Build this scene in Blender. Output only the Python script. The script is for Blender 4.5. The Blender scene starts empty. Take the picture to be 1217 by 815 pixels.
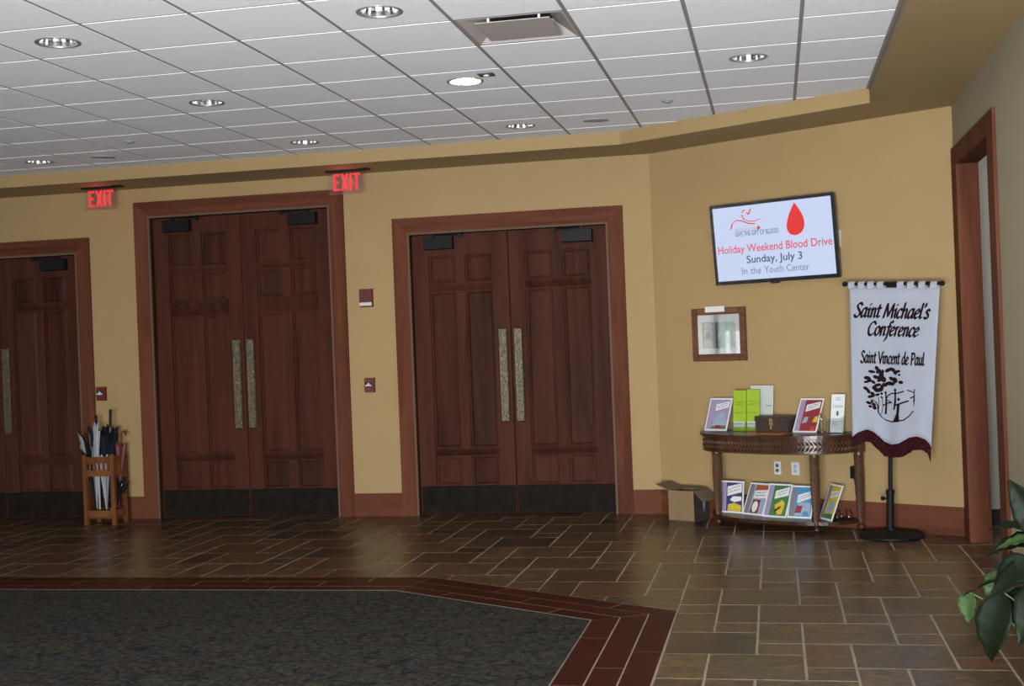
import bpy, bmesh, math, random
from mathutils import Vector, Matrix
random.seed(7)
S = bpy.context.scene
COL = S.collection
PI = math.pi

# ------------------------------------------------------------------ camera
EYE = 1.56
FPX = 1491.4
PITCH, ROLL, YAW = -0.000593, -0.038743, -0.206683


def cam_axes():
    cp, sp = math.cos(PITCH), math.sin(PITCH)
    cr, sr = math.cos(ROLL), math.sin(ROLL)
    r0 = Vector((1, 0, 0)); u0 = Vector((0, -sp, cp)); w = Vector((0, cp, sp))
    r = cr * r0 + sr * u0
    u = -sr * r0 + cr * u0
    m = Matrix.Rotation(-YAW, 3, 'Z')
    return m @ r, m @ u, m @ w


CR, CU, CW = cam_axes()
cam_data = bpy.data.cameras.new('camera')
cam = bpy.data.objects.new('camera', cam_data)
COL.objects.link(cam)
M3 = Matrix((CR, CU, -CW)).transposed()
cam.matrix_world = Matrix.Translation((0, 0, EYE)) @ M3.to_4x4()
cam_data.sensor_fit = 'HORIZONTAL'
cam_data.sensor_width = 36.0
cam_data.lens = FPX / 1217.0 * 36.0
cam_data.clip_start = 0.05
S.camera = cam


def in_view(p, margin=25):
    q = Vector(p) - Vector((0, 0, EYE))
    z = q.dot(CW)
    if z < 0.3:
        return False
    x = 608.5 + FPX * q.dot(CR) / z
    y = 407.5 - FPX * q.dot(CU) / z
    return -margin < x < 1217 + margin and -margin < y < 815 + margin


# ------------------------------------------------------------------ world, daylight, exposure
world = bpy.data.worlds.new('world'); S.world = world
world.use_nodes = True
bg = world.node_tree.nodes['Background']
sky = world.node_tree.nodes.new('ShaderNodeTexSky')
sky.sky_type = 'HOSEK_WILKIE'
sky.turbidity = 3.0
sky.sun_direction = (0.5, 0.55, 0.67)
world.node_tree.links.new(sky.outputs[0], bg.inputs[0])
bg.inputs[1].default_value = 0.6


def area(name, loc, rot, sx, sy, power, color):
    l = bpy.data.lights.new(name, 'AREA')
    l.shape = 'RECTANGLE'; l.size = sx; l.size_y = sy
    l.energy = power; l.color = color
    o = bpy.data.objects.new(name, l); COL.objects.link(o)
    o.location = loc; o.rotation_euler = rot
    return o


# daylight entering through the glazing of the rear and the left wall
area('daylight_rear', (-0.45, -2.22, 0.9), (PI / 2 + 0.2, 0, 0), 3.2, 1.5, 2850, (0.93, 0.97, 1.0))
area('daylight_left', (-12.3, 2.5, 1.4), (PI / 2, 0, -PI / 2), 7.0, 2.0, 45, (0.93, 0.97, 1.0))

S.view_settings.view_transform = 'Standard'
S.view_settings.look = 'None'
S.view_settings.gamma = 1.0
S.view_settings.use_curve_mapping = False
S.view_settings.exposure = 0.0


# ------------------------------------------------------------------ materials
def nodes_of(name):
    m = bpy.data.materials.new(name); m.use_nodes = True
    nt = m.node_tree
    return m, nt, nt.nodes['Principled BSDF']


def srgb(r, g, b):
    def f(c):
        c /= 255.0
        return c / 12.92 if c <= 0.04045 else ((c + 0.055) / 1.055) ** 2.4
    return (f(r), f(g), f(b), 1.0)


def mat(name, col, rough=0.6, metal=0.0, noise=0.0, nscale=30.0, bump=0.0, bscale=None, spec=0.5, stretch=None, emit=None, estr=0.0):
    m, nt, b = nodes_of(name)
    b.inputs['Roughness'].default_value = rough
    b.inputs['Metallic'].default_value = metal
    b.inputs['Specular IOR Level'].default_value = spec
    b.inputs['Base Color'].default_value = col
    if emit:
        b.inputs['Emission Color'].default_value = emit
        b.inputs['Emission Strength'].default_value = estr
    if noise or bump:
        tc = nt.nodes.new('ShaderNodeTexCoord')
        mp = nt.nodes.new('ShaderNodeMapping')
        if stretch:
            mp.inputs['Scale'].default_value = stretch
        nt.links.new(tc.outputs['Object'], mp.inputs['Vector'])
        nz = nt.nodes.new('ShaderNodeTexNoise')
        nz.inputs['Scale'].default_value = nscale
        nz.inputs['Detail'].default_value = 5
        nt.links.new(mp.outputs[0], nz.inputs['Vector'])
        if noise:
            rp = nt.nodes.new('ShaderNodeValToRGB')
            rp.color_ramp.elements[0].position = 0.3
            rp.color_ramp.elements[1].position = 0.7
            rp.color_ramp.elements[0].color = tuple(c * (1 - noise) for c in col[:3]) + (1,)
            rp.color_ramp.elements[1].color = tuple(min(1, c * (1 + noise)) for c in col[:3]) + (1,)
            nt.links.new(nz.outputs['Fac'], rp.inputs[0])
            nt.links.new(rp.outputs[0], b.inputs['Base Color'])
        if bump:
            nb = nz
            if bscale:
                nb = nt.nodes.new('ShaderNodeTexNoise')
                nb.inputs['Scale'].default_value = bscale
                nt.links.new(mp.outputs[0], nb.inputs['Vector'])
            bp = nt.nodes.new('ShaderNodeBump')
            bp.inputs['Strength'].default_value = bump
            bp.inputs['Distance'].default_value = 0.01
            nt.links.new(nb.outputs['Fac'], bp.inputs['Height'])
            nt.links.new(bp.outputs[0], b.inputs['Normal'])
    return m


def wood(name, dark, light, rough=0.6, axis='Z', scale=9.0, rnd=0.25, spec=0.03):
    m, nt, b = nodes_of(name)
    b.inputs['Roughness'].default_value = rough
    b.inputs['Specular IOR Level'].default_value = spec
    tc = nt.nodes.new('ShaderNodeTexCoord')
    oi = nt.nodes.new('ShaderNodeObjectInfo')
    va = nt.nodes.new('ShaderNodeVectorMath'); va.operation = 'ADD'
    sc = nt.nodes.new('ShaderNodeVectorMath'); sc.operation = 'SCALE'
    nt.links.new(oi.outputs['Location'], sc.inputs[0]); sc.inputs['Scale'].default_value = 0.37
    nt.links.new(tc.outputs['Object'], va.inputs[0]); nt.links.new(sc.outputs[0], va.inputs[1])
    mp = nt.nodes.new('ShaderNodeMapping')
    mp.inputs['Scale'].default_value = {'Z': (1, 1, 0.07), 'X': (0.07, 1, 1), 'Y': (1, 0.07, 1)}[axis]
    nt.links.new(va.outputs[0], mp.inputs['Vector'])
    n1 = nt.nodes.new('ShaderNodeTexNoise')
    n1.inputs['Scale'].default_value = scale; n1.inputs['Detail'].default_value = 8; n1.inputs['Distortion'].default_value = 0.8
    nt.links.new(mp.outputs[0], n1.inputs['Vector'])
    n2 = nt.nodes.new('ShaderNodeTexNoise')
    n2.inputs['Scale'].default_value = scale * 8; n2.inputs['Detail'].default_value = 4
    nt.links.new(mp.outputs[0], n2.inputs['Vector'])
    mx = nt.nodes.new('ShaderNodeMath'); mx.operation = 'MULTIPLY_ADD'
    mx.inputs[1].default_value = 0.4
    nt.links.new(n2.outputs['Fac'], mx.inputs[0]); nt.links.new(n1.outputs['Fac'], mx.inputs[2])
    ad = nt.nodes.new('ShaderNodeMath'); ad.operation = 'MULTIPLY_ADD'
    ad.inputs[1].default_value = rnd
    nt.links.new(oi.outputs['Random'], ad.inputs[0]); nt.links.new(mx.outputs[0], ad.inputs[2])
    rp = nt.nodes.new('ShaderNodeValToRGB')
    rp.color_ramp.elements[0].position = 0.5; rp.color_ramp.elements[1].position = 0.95
    rp.color_ramp.elements[0].color = dark; rp.color_ramp.elements[1].color = light
    nt.links.new(ad.outputs[0], rp.inputs[0]); nt.links.new(rp.outputs[0], b.inputs['Base Color'])
    bp = nt.nodes.new('ShaderNodeBump'); bp.inputs['Strength'].default_value = 0.06; bp.inputs['Distance'].default_value = 0.01
    nt.links.new(n2.outputs['Fac'], bp.inputs['Height']); nt.links.new(bp.outputs[0], b.inputs['Normal'])
    return m


def slate(name):
    m, nt, b = nodes_of(name)
    ge = nt.nodes.new('ShaderNodeNewGeometry')
    oi = nt.nodes.new('ShaderNodeObjectInfo')
    mp = nt.nodes.new('ShaderNodeMapping'); mp.inputs['Scale'].default_value = (1.0, 2.4, 1.0)
    off = nt.nodes.new('ShaderNodeVectorMath'); off.operation = 'SCALE'; off.inputs['Scale'].default_value = 40.0
    cmb = nt.nodes.new('ShaderNodeCombineXYZ')
    nt.links.new(oi.outputs['Random'], cmb.inputs[2])
    nt.links.new(cmb.outputs[0], off.inputs[0])
    add = nt.nodes.new('ShaderNodeVectorMath')
    nt.links.new(ge.outputs['Position'], add.inputs[0]); nt.links.new(off.outputs[0], add.inputs[1])
    nt.links.new(add.outputs[0], mp.inputs['Vector'])
    n1 = nt.nodes.new('ShaderNodeTexNoise'); n1.inputs['Scale'].default_value = 5.0; n1.inputs['Detail'].default_value = 7; n1.inputs['Distortion'].default_value = 1.2
    n2 = nt.nodes.new('ShaderNodeTexNoise'); n2.inputs['Scale'].default_value = 20.0; n2.inputs['Detail'].default_value = 6
    for n in (n1, n2):
        nt.links.new(mp.outputs[0], n.inputs['Vector'])
    # colour of the piece picked by its random value
    rp = nt.nodes.new('ShaderNodeValToRGB'); cr = rp.color_ramp
    cols = [(0.0, (0.0310, 0.0260, 0.0214)), (0.2, (0.0877, 0.0530, 0.0279)), (0.38, (0.0640, 0.0549, 0.0353)), (0.55, (0.1290, 0.0771, 0.0372)), (0.7, (0.0475, 0.0395, 0.0315)), (0.86, (0.1012, 0.0693, 0.0372)), (1.0, (0.0929, 0.0463, 0.0260))]
    while len(cr.elements) < len(cols):
        cr.elements.new(0.5)
    for e, (p, c) in zip(cr.elements, cols):
        e.position = p; e.color = c + (1,)
    mixf = nt.nodes.new('ShaderNodeMath'); mixf.operation = 'MULTIPLY_ADD'; mixf.inputs[1].default_value = 0.9
    sub = nt.nodes.new('ShaderNodeMath'); sub.operation = 'SUBTRACT'; sub.inputs[1].default_value = 0.45
    nt.links.new(n1.outputs['Fac'], mixf.inputs[0]); nt.links.new(oi.outputs['Random'], sub.inputs[0]); nt.links.new(sub.outputs[0], mixf.inputs[2])
    nt.links.new(mixf.outputs[0], rp.inputs[0])
    # fine light/dark veining
    mul = nt.nodes.new('ShaderNodeMixRGB'); mul.blend_type = 'MULTIPLY'; mul.inputs[0].default_value = 0.95
    r2 = nt.nodes.new('ShaderNodeValToRGB')
    r2.color_ramp.elements[0].position = 0.36; r2.color_ramp.elements[1].position = 0.66
    r2.color_ramp.elements[0].color = (0.35, 0.35, 0.36, 1); r2.color_ramp.elements[1].color = (1.6, 1.5, 1.35, 1)
    nt.links.new(n2.outputs['Fac'], r2.inputs[0])
    nt.links.new(rp.outputs[0], mul.inputs[1]); nt.links.new(r2.outputs[0], mul.inputs[2])
    nt.links.new(mul.outputs[0], b.inputs['Base Color'])
    b.inputs['Roughness'].default_value = 0.28
    b.inputs['Specular IOR Level'].default_value = 0.3
    bp = nt.nodes.new('ShaderNodeBump'); bp.inputs['Strength'].default_value = 0.12; bp.inputs['Distance'].default_value = 0.01
    nt.links.new(n2.outputs['Fac'], bp.inputs['Height']); nt.links.new(bp.outputs[0], b.inputs['Normal'])
    return m


def carpet_mat(name):
    m, nt, b = nodes_of(name)
    ge = nt.nodes.new('ShaderNodeNewGeometry')
    n0 = nt.nodes.new('ShaderNodeTexNoise'); n0.inputs['Scale'].default_value = 5; n0.inputs['Detail'].default_value = 6
    mixv = nt.nodes.new('ShaderNodeMixRGB'); mixv.inputs[0].default_value = 0.2
    nt.links.new(ge.outputs['Position'], n0.inputs['Vector'])
    nt.links.new(ge.outputs['Position'], mixv.inputs[1]); nt.links.new(n0.outputs['Color'], mixv.inputs[2])
    vo = nt.nodes.new('ShaderNodeTexVoronoi'); vo.feature = 'DISTANCE_TO_EDGE'; vo.inputs['Scale'].default_value = 10
    nt.links.new(mixv.outputs[0], vo.inputs['Vector'])
    vr = nt.nodes.new('ShaderNodeValToRGB')
    vr.color_ramp.elements[0].position = 0.0; vr.color_ramp.elements[0].color = (0.34, 0.34, 0.34, 1)
    vr.color_ramp.elements[1].position = 0.06; vr.color_ramp.elements[1].color = (1, 1, 1, 1)
    nt.links.new(vo.outputs['Distance'], vr.inputs[0])
    n1 = nt.nodes.new('ShaderNodeTexNoise'); n1.inputs['Scale'].default_value = 3.2; n1.inputs['Detail'].default_value = 3
    nt.links.new(ge.outputs['Position'], n1.inputs['Vector'])
    rp = nt.nodes.new('ShaderNodeValToRGB'); cr = rp.color_ramp
    cr.elements[0].position = 0.32; cr.elements[0].color = (0.040, 0.032, 0.028, 1)
    cr.elements[1].position = 0.68; cr.elements[1].color = (0.041, 0.038, 0.029, 1)
    e = cr.elements.new(0.5); e.color = (0.032, 0.031, 0.029, 1)
    nt.links.new(n1.outputs['Fac'], rp.inputs[0])
    n2 = nt.nodes.new('ShaderNodeTexNoise'); n2.inputs['Scale'].default_value = 30; n2.inputs['Detail'].default_value = 4
    nt.links.new(ge.outputs['Position'], n2.inputs['Vector'])
    r2 = nt.nodes.new('ShaderNodeValToRGB')
    r2.color_ramp.elements[0].position = 0.3; r2.color_ramp.elements[0].color = (0.35, 0.35, 0.35, 1)
    r2.color_ramp.elements[1].position = 0.7; r2.color_ramp.elements[1].color = (1.75, 1.75, 1.75, 1)
    nt.links.new(n2.outputs['Fac'], r2.inputs[0])
    m1 = nt.nodes.new('ShaderNodeMixRGB'); m1.blend_type = 'MULTIPLY'; m1.inputs[0].default_value = 1
    m2 = nt.nodes.new('ShaderNodeMixRGB'); m2.blend_type = 'MULTIPLY'; m2.inputs[0].default_value = 0.9
    nt.links.new(rp.outputs[0], m1.inputs[1]); nt.links.new(vr.outputs[0], m1.inputs[2])
    nt.links.new(m1.outputs[0], m2.inputs[1]); nt.links.new(r2.outputs[0], m2.inputs[2])
    nt.links.new(m2.outputs[0], b.inputs['Base Color'])
    b.inputs['Roughness'].default_value = 0.95; b.inputs['Specular IOR Level'].default_value = 0.1
    bp = nt.nodes.new('ShaderNodeBump'); bp.inputs['Strength'].default_value = 0.5; bp.inputs['Distance'].default_value = 0.01
    nt.links.new(n2.outputs['Fac'], bp.inputs['Height']); nt.links.new(bp.outputs[0], b.inputs['Normal'])
    return m


def glass_mat(name, tint=(1, 1, 1, 1), gloss=0.12, rough=0.02):
    m = bpy.data.materials.new(name); m.use_nodes = True
    nt = m.node_tree
    nt.nodes.remove(nt.nodes['Principled BSDF'])
    out = nt.nodes['Material Output']
    tr = nt.nodes.new('ShaderNodeBsdfTransparent'); tr.inputs[0].default_value = tint
    gl = nt.nodes.new('ShaderNodeBsdfGlossy'); gl.inputs['Roughness'].default_value = rough
    mx = nt.nodes.new('ShaderNodeMixShader'); mx.inputs[0].default_value = gloss
    nt.links.new(tr.outputs[0], mx.inputs[1]); nt.links.new(gl.outputs[0], mx.inputs[2])
    nt.links.new(mx.outputs[0], out.inputs[0])
    return m


def emis(name, col, strength):
    m, nt, b = nodes_of(name)
    b.inputs['Base Color'].default_value = (0.02, 0.02, 0.02, 1)
    b.inputs['Roughness'].default_value = 0.35
    b.inputs['Emission Color'].default_value = col
    b.inputs['Emission Strength'].default_value = strength
    return m


M = {}
M['wall'] = mat('ochre_wall_paint', (0.283, 0.190, 0.081, 1), 0.75, noise=0.03, nscale=3, bump=0.02, bscale=180)
M['wall_olive'] = mat('olive_taupe_wall_paint', (0.30, 0.265, 0.175, 1), 0.75, noise=0.03, nscale=3)
M['wall_pale'] = mat('pale_wall_paint', (0.40, 0.385, 0.35, 1), 0.8)
M['panel'] = mat('mineral_fibre_tile', (0.80, 0.80, 0.83, 1), 0.9, noise=0.02, nscale=60, bump=0.08, bscale=220)
M['tee'] = mat('grey_grid_tee', (0.23, 0.22, 0.215, 1), 0.5)
M['casing'] = wood('reddish_casing_wood', (0.058, 0.019, 0.010, 1), (0.112, 0.040, 0.022, 1), 0.6)
M['casing_h'] = wood('reddish_casing_wood_level', (0.058, 0.019, 0.010, 1), (0.112, 0.040, 0.022, 1), 0.6, axis='X')
M['door'] = wood('dark_stained_door_wood', (0.023, 0.0074, 0.0050, 1), (0.056, 0.0185, 0.0125, 1), 0.55, spec=0.045)
M['strip'] = mat('pale_frame_strip', (0.105, 0.068, 0.046, 1), 0.55, spec=0.05)
M['kick'] = mat('blackened_kick_plate', (0.0115, 0.0092, 0.0075, 1), 0.6, noise=0.3, nscale=12, spec=0.02)
M['bronze'] = mat('hammered_bronze', (0.10, 0.083, 0.052, 1), 0.45, metal=0.5, noise=0.45, nscale=45, bump=0.9, bscale=70)
M['black'] = mat('black_metal', (0.0075, 0.0075, 0.008, 1), 0.5, spec=0.12)
M['blackplastic'] = mat('black_gloss_plastic', (0.008, 0.008, 0.010, 1), 0.2)
M['slate'] = slate('mixed_slate')
M['grout'] = mat('pale_grout', (0.27, 0.225, 0.175, 1), 0.85, noise=0.1, nscale=20)
M['plank'] = wood('oxblood_border_tile', (0.034, 0.0085, 0.0055, 1), (0.050, 0.0130, 0.0085, 1), 0.45, axis='X', scale=3, spec=0.06)
M['carpet'] = carpet_mat('crackle_carpet')
M['alu'] = mat('pale_metal_strip', (0.32, 0.29, 0.25, 1), 0.4, metal=0.5)
M['chrome'] = mat('polished_reflector', (0.80, 0.81, 0.83, 1), 0.16, metal=1.0)
M['chrome_lit'] = mat('reflector_painted_glow', (0.85, 0.68, 0.34, 1), 0.3, metal=1.0)  # same chrome, with the bulb's warm glow put into its colour
M['sensor'] = mat('dark_sensor_plate', (0.07, 0.07, 0.075, 1), 0.5)
M['ring'] = mat('brushed_trim_ring', (0.32, 0.32, 0.34, 1), 0.35, metal=0.6)
M['whitem'] = mat('white_enamel', (0.78, 0.78, 0.78, 1), 0.4)
M['whitep'] = mat('white_plastic', (0.46, 0.46, 0.47, 1), 0.35)
M['greyg'] = mat('grey_speaker_grille', (0.28, 0.28, 0.29, 1), 0.6)
M['ventplate'] = mat('taupe_vent_enamel', (0.36, 0.325, 0.31, 1), 0.5)
M['dark'] = mat('dark_void', (0.02, 0.02, 0.025, 1), 0.9)
M['redbox'] = mat('red_alarm_plastic', (0.10, 0.009, 0.008, 1), 0.4)
M['tablewood'] = wood('carved_dark_walnut', (0.016, 0.0065, 0.004, 1), (0.045, 0.018, 0.009, 1), 0.3, scale=14, spec=0.35)
M['carving'] = wood('carved_relief_walnut', (0.035, 0.015, 0.008, 1), (0.085, 0.038, 0.018, 1), 0.35, scale=14, spec=0.35)
M['oak'] = wood('honey_oak', (0.075, 0.027, 0.010, 1), (0.155, 0.058, 0.021, 1), 0.42, scale=12)
M['card'] = mat('brown_cardboard', (0.17, 0.11, 0.054, 1), 0.85, noise=0.06, nscale=15)
M['cardin'] = mat('brown_cardboard_inside', (0.13, 0.085, 0.048, 1), 0.9)
M['glass'] = glass_mat('clear_glass', gloss=0.14)
M['acrylic'] = glass_mat('clear_acrylic', tint=(0.96, 0.97, 0.97, 1), gloss=0.12, rough=0.05)
M['cloth'] = mat('white_banner_cloth', (0.285, 0.305, 0.36, 1), 0.85, noise=0.03, nscale=8, bump=0.05, bscale=400)
M['ink'] = mat('dark_maroon_ink', (0.013, 0.006, 0.008, 1), 0.8, spec=0.03)
M['maroon'] = mat('maroon_fringe', (0.030, 0.0065, 0.0085, 1), 0.8, noise=0.45, nscale=60, spec=0.03)
M['paper'] = mat('white_paper', (0.56, 0.56, 0.56, 1), 0.6)
M['lilac'] = mat('lilac_print', (0.24, 0.20, 0.31, 1), 0.5, noise=0.12, nscale=60)
M['grey_lilac'] = mat('grey_lilac_print', (0.14, 0.135, 0.165, 1), 0.5, noise=0.15, nscale=60)
M['pnavy'] = mat('navy_print', (0.035, 0.025, 0.10, 1), 0.5)
M['pyellow'] = mat('yellow_print', (0.46, 0.34, 0.03, 1), 0.5, noise=0.2, nscale=50)
M['porange'] = mat('orange_print', (0.30, 0.065, 0.02, 1), 0.5)
M['pred'] = mat('red_print', (0.19, 0.018, 0.026, 1), 0.5, noise=0.2, nscale=50)
M['pgreen'] = mat('green_print', (0.04, 0.13, 0.045, 1), 0.5, noise=0.2, nscale=40)
M['pblue'] = mat('blue_print', (0.05, 0.19, 0.33, 1), 0.5, noise=0.2, nscale=40)
M['ppale'] = mat('pale_blue_print', (0.22, 0.28, 0.37, 1), 0.5, noise=0.1, nscale=40)
M['lime'] = mat('lime_paper', (0.24, 0.36, 0.015, 1), 0.55, noise=0.06, nscale=20)
M['limeink'] = mat('olive_ink', (0.11, 0.18, 0.015, 1), 0.6)
M['greyink'] = mat('grey_ink', (0.09, 0.09, 0.11, 1), 0.6)
M['orangefolder'] = mat('orange_folder', (0.36, 0.125, 0.025, 1), 0.5)
M['brass'] = mat('brass', (0.75, 0.55, 0.2, 1), 0.25, metal=1.0)
M['boxleather'] = mat('dark_brown_leatherette', (0.035, 0.021, 0.018, 1), 0.45, noise=0.2, nscale=60)
M['framewood'] = wood('picture_frame_wood', (0.075, 0.034, 0.017, 1), (0.14, 0.068, 0.038, 1), 0.4, axis='X', scale=14)
M['mat_board'] = mat('grey_mat_board', (0.34, 0.35, 0.37, 1), 0.8)
M['pic1'] = mat('picture_grey_wash', (0.17, 0.19, 0.19, 1), 0.6, noise=0.3, nscale=40)
M['pic_reflection'] = mat('painted_green_reflection', (0.17, 0.30, 0.24, 1), 0.6, noise=0.5, nscale=18)
M['picdark'] = mat('picture_dark_ink', (0.05, 0.06, 0.07, 1), 0.6)
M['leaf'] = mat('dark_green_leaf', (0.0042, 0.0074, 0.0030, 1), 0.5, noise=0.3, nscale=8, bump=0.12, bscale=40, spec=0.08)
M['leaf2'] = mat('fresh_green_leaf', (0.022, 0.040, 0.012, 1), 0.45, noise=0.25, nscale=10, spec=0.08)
M['stem'] = mat('green_stem', (0.05, 0.09, 0.03, 1), 0.5)
M['pot'] = mat('glazed_dark_pot', (0.06, 0.05, 0.045, 1), 0.3, noise=0.2, nscale=12)
M['soil'] = mat('potting_soil', (0.03, 0.022, 0.016, 1), 0.95, bump=0.6, bscale=60, noise=0.3)
M['uwhite'] = mat('white_umbrella_cloth', (0.25, 0.25, 0.27, 1), 0.6)
M['ublack'] = mat('black_umbrella_cloth', (0.008, 0.008, 0.010, 1), 0.7, spec=0.06)
M['unavy'] = mat('navy_umbrella_cloth', (0.011, 0.012, 0.021, 1), 0.7, spec=0.06)
M['ured'] = mat('dull_red_umbrella_cloth', (0.10, 0.016, 0.019, 1), 0.6)
M['ugrey'] = mat('grey_umbrella_cloth', (0.15, 0.15, 0.16, 1), 0.6)
M['steel'] = mat('steel', (0.5, 0.5, 0.5, 1), 0.3, metal=1.0)
M['exitred'] = emis('exit_letters_red', (1.0, 0.035, 0.045, 1), 0.85)
M['screen'] = emis('lit_screen', (0.60, 0.69, 0.93, 1), 0.92)
M['t_red'] = emis('screen_red', (0.85, 0.10, 0.16, 1), 0.8)
M['t_dkred'] = emis('screen_deep_red', (0.82, 0.015, 0.015, 1), 0.9)
M['t_dark'] = emis('screen_dark', (0.05, 0.09, 0.20, 1), 0.8)
M['t_mid'] = emis('screen_slate', (0.14, 0.22, 0.40, 1), 0.9)
M['t_pink'] = emis('screen_pink', (0.80, 0.35, 0.45, 1), 0.8)
M['t_pale'] = emis('screen_pale', (0.52, 0.62, 0.90, 1), 0.85)
M['lamp_on'] = emis('warm_lamp', (1.0, 0.80, 0.45, 1), 3.0)
M['lamp_off'] = mat('frosted_lamp', (0.7, 0.7, 0.7, 1), 0.3)


# ------------------------------------------------------------------ mesh helpers
class MB:
    def __init__(self):
        self.v = []; self.f = []; self.mi = []

    def poly(self, pts, mi=0):
        n = len(self.v); self.v += [tuple(p) for p in pts]
        self.f.append(tuple(range(n, n + len(pts)))); self.mi.append(mi)

    def mesh(self, vs, fs, mi=0):
        n = len(self.v); self.v += [tuple(p) for p in vs]
        for f in fs:
            self.f.append(tuple(i + n for i in f)); self.mi.append(mi)

    def box(self, x0, x1, y0, y1, z0, z1, mi=0):
        vs = [(x0, y0, z0), (x1, y0, z0), (x1, y1, z0), (x0, y1, z0), (x0, y0, z1), (x1, y0, z1), (x1, y1, z1), (x0, y1, z1)]
        fs = [(0, 3, 2, 1), (4, 5, 6, 7), (0, 1, 5, 4), (1, 2, 6, 5), (2, 3, 7, 6), (3, 0, 4, 7)]
        self.mesh(vs, fs, mi)

    def tbox(self, x0, x1, y0, y1, z0, z1, ins, mi=0):
        # box whose front (y0) face is inset by ins on all sides: a bevelled, raised panel
        vs = [(x0 + ins, y0, z0 + ins), (x1 - ins, y0, z0 + ins), (x1, y1, z0), (x0, y1, z0), (x0 + ins, y0, z1 - ins), (x1 - ins, y0, z1 - ins), (x1, y1, z1), (x0, y1, z1)]
        fs = [(0, 3, 2, 1), (4, 5, 6, 7), (0, 1, 5, 4), (1, 2, 6, 5), (2, 3, 7, 6), (3, 0, 4, 7)]
        self.mesh(vs, fs, mi)

    def prism(self, pts, z0, z1, mi=0):
        n = len(pts)
        a = sum(pts[i][0] * pts[(i + 1) % n][1] - pts[(i + 1) % n][0] * pts[i][1] for i in range(n))
        if a < 0:
            pts = pts[::-1]
        vs = [(x, y, z0) for x, y in pts] + [(x, y, z1) for x, y in pts]
        fs = [tuple(range(n - 1, -1, -1)), tuple(range(n, 2 * n))]
        fs += [(i, (i + 1) % n, n + (i + 1) % n, n + i) for i in range(n)]
        self.mesh(vs, fs, mi)

    def vprism(self, pts, y0, y1, mi=0):
        # outline in (x, z), thickness along y (y0 front)
        n = len(pts)
        a = sum(pts[i][0] * pts[(i + 1) % n][1] - pts[(i + 1) % n][0] * pts[i][1] for i in range(n))
        if a < 0:
            pts = pts[::-1]
        vs = [(x, y0, z) for x, z in pts] + [(x, y1, z) for x, z in pts]
        fs = [tuple(range(n)), tuple(range(2 * n - 1, n - 1, -1))]
        fs += [((i + 1) % n, i, n + i, n + (i + 1) % n) for i in range(n)]
        self.mesh(vs, fs, mi)

    def lathe(self, prof, seg=24, c=(0, 0), mi=0, close=True):
        vs = []; fs = []
        for r, z in prof:
            for k in range(seg):
                a = 2 * PI * k / seg
                vs.append((c[0] + r * math.cos(a), c[1] + r * math.sin(a), z))
        for j in range(len(prof) - 1):
            for k in range(seg):
                k2 = (k + 1) % seg
                fs.append((j * seg + k, j * seg + k2, (j + 1) * seg + k2, (j + 1) * seg + k))
        if close:
            fs.append(tuple(range(seg - 1, -1, -1)))
            fs.append(tuple(range((len(prof) - 1) * seg, len(prof) * seg)))
        self.mesh(vs, fs, mi)

    def tube(self, pts, rad, seg=10, mi=0):
        pts = [Vector(p) for p in pts]
        n = len(pts)
        rads = rad if isinstance(rad, (list, tuple)) else [rad] * n
        vs = []; fs = []
        ref = None
        for i, p in enumerate(pts):
            d = (pts[min(i + 1, n - 1)] - pts[max(i - 1, 0)]).normalized()
            if ref is None:
                ref = Vector((0, 0, 1)) if abs(d.z) < 0.9 else Vector((1, 0, 0))
            a = d.cross(ref).normalized(); b = a.cross(d).normalized()
            ref = b
            for k in range(seg):
                t = 2 * PI * k / seg
                vs.append(p + rads[i] * (math.cos(t) * a + math.sin(t) * b))
        for i in range(n - 1):
            for k in range(seg):
                k2 = (k + 1) % seg
                fs.append((i * seg + k, (i + 1) * seg + k, (i + 1) * seg + k2, i * seg + k2))
        fs.append(tuple(range(seg)))
        fs.append(tuple(range(n * seg - 1, (n - 1) * seg - 1, -1)))
        self.mesh(vs, fs, mi)

    def data(self, name, mats, smooth=None, fix=False):
        me = bpy.data.meshes.new(name)
        me.from_pydata(self.v, [], self.f)
        if not isinstance(mats, (list, tuple)):
            mats = [mats]
        for m in mats:
            me.materials.append(m)
        for p, i in zip(me.polygons, self.mi):
            p.material_index = i
        if fix:
            bm = bmesh.new(); bm.from_mesh(me)
            bmesh.ops.recalc_face_normals(bm, faces=bm.faces)
            bm.to_mesh(me); bm.free()
        if smooth:
            me.shade_smooth()
            me.set_sharp_from_angle(angle=math.radians(smooth))
        me.update()
        return me

    def build(self, name, mats, parent=None, loc=None, rot=None, smooth=None, fix=False):
        return link(name, self.data(name, mats, smooth, fix), parent, loc, rot)


def link(name, me, parent=None, loc=None, rot=None):
    o = bpy.data.objects.new(name, me)
    COL.objects.link(o)
    if parent:
        o.parent = parent
    if loc:
        o.location = loc
    if rot:
        o.rotation_euler = rot
    return o


def tag(o, label=None, cat=None, group=None, kind=None):
    if label: o['label'] = label
    if cat: o['category'] = cat
    if group: o['group'] = group
    if kind: o['kind'] = kind
    return o


def thing(name, label, cat, loc=(0, 0, 0), rot=(0, 0, 0), group=None, kind=None):
    o = bpy.data.objects.new(name, None)
    o.empty_display_size = 0.1
    COL.objects.link(o)
    o.location = loc; o.rotation_euler = rot
    return tag(o, label, cat, group, kind)


def copy_tree(o, parent=None):
    c = o.copy(); COL.objects.link(c); c.parent = parent
    for ch in list(o.children):
        copy_tree(ch, c)
    return c


# the angled wall: s runs along it to the right, d out of it into the room
AX, AY = -1.03, 11.10
C30, S30 = math.cos(PI / 6), 0.5
AROT = (0, 0, -PI / 6)          # local x = along the wall, local y = into the wall


def W(s, d, z=0.0):
    return Vector((AX + s * C30 - d * S30, AY - s * S30 - d * C30, z))


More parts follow.
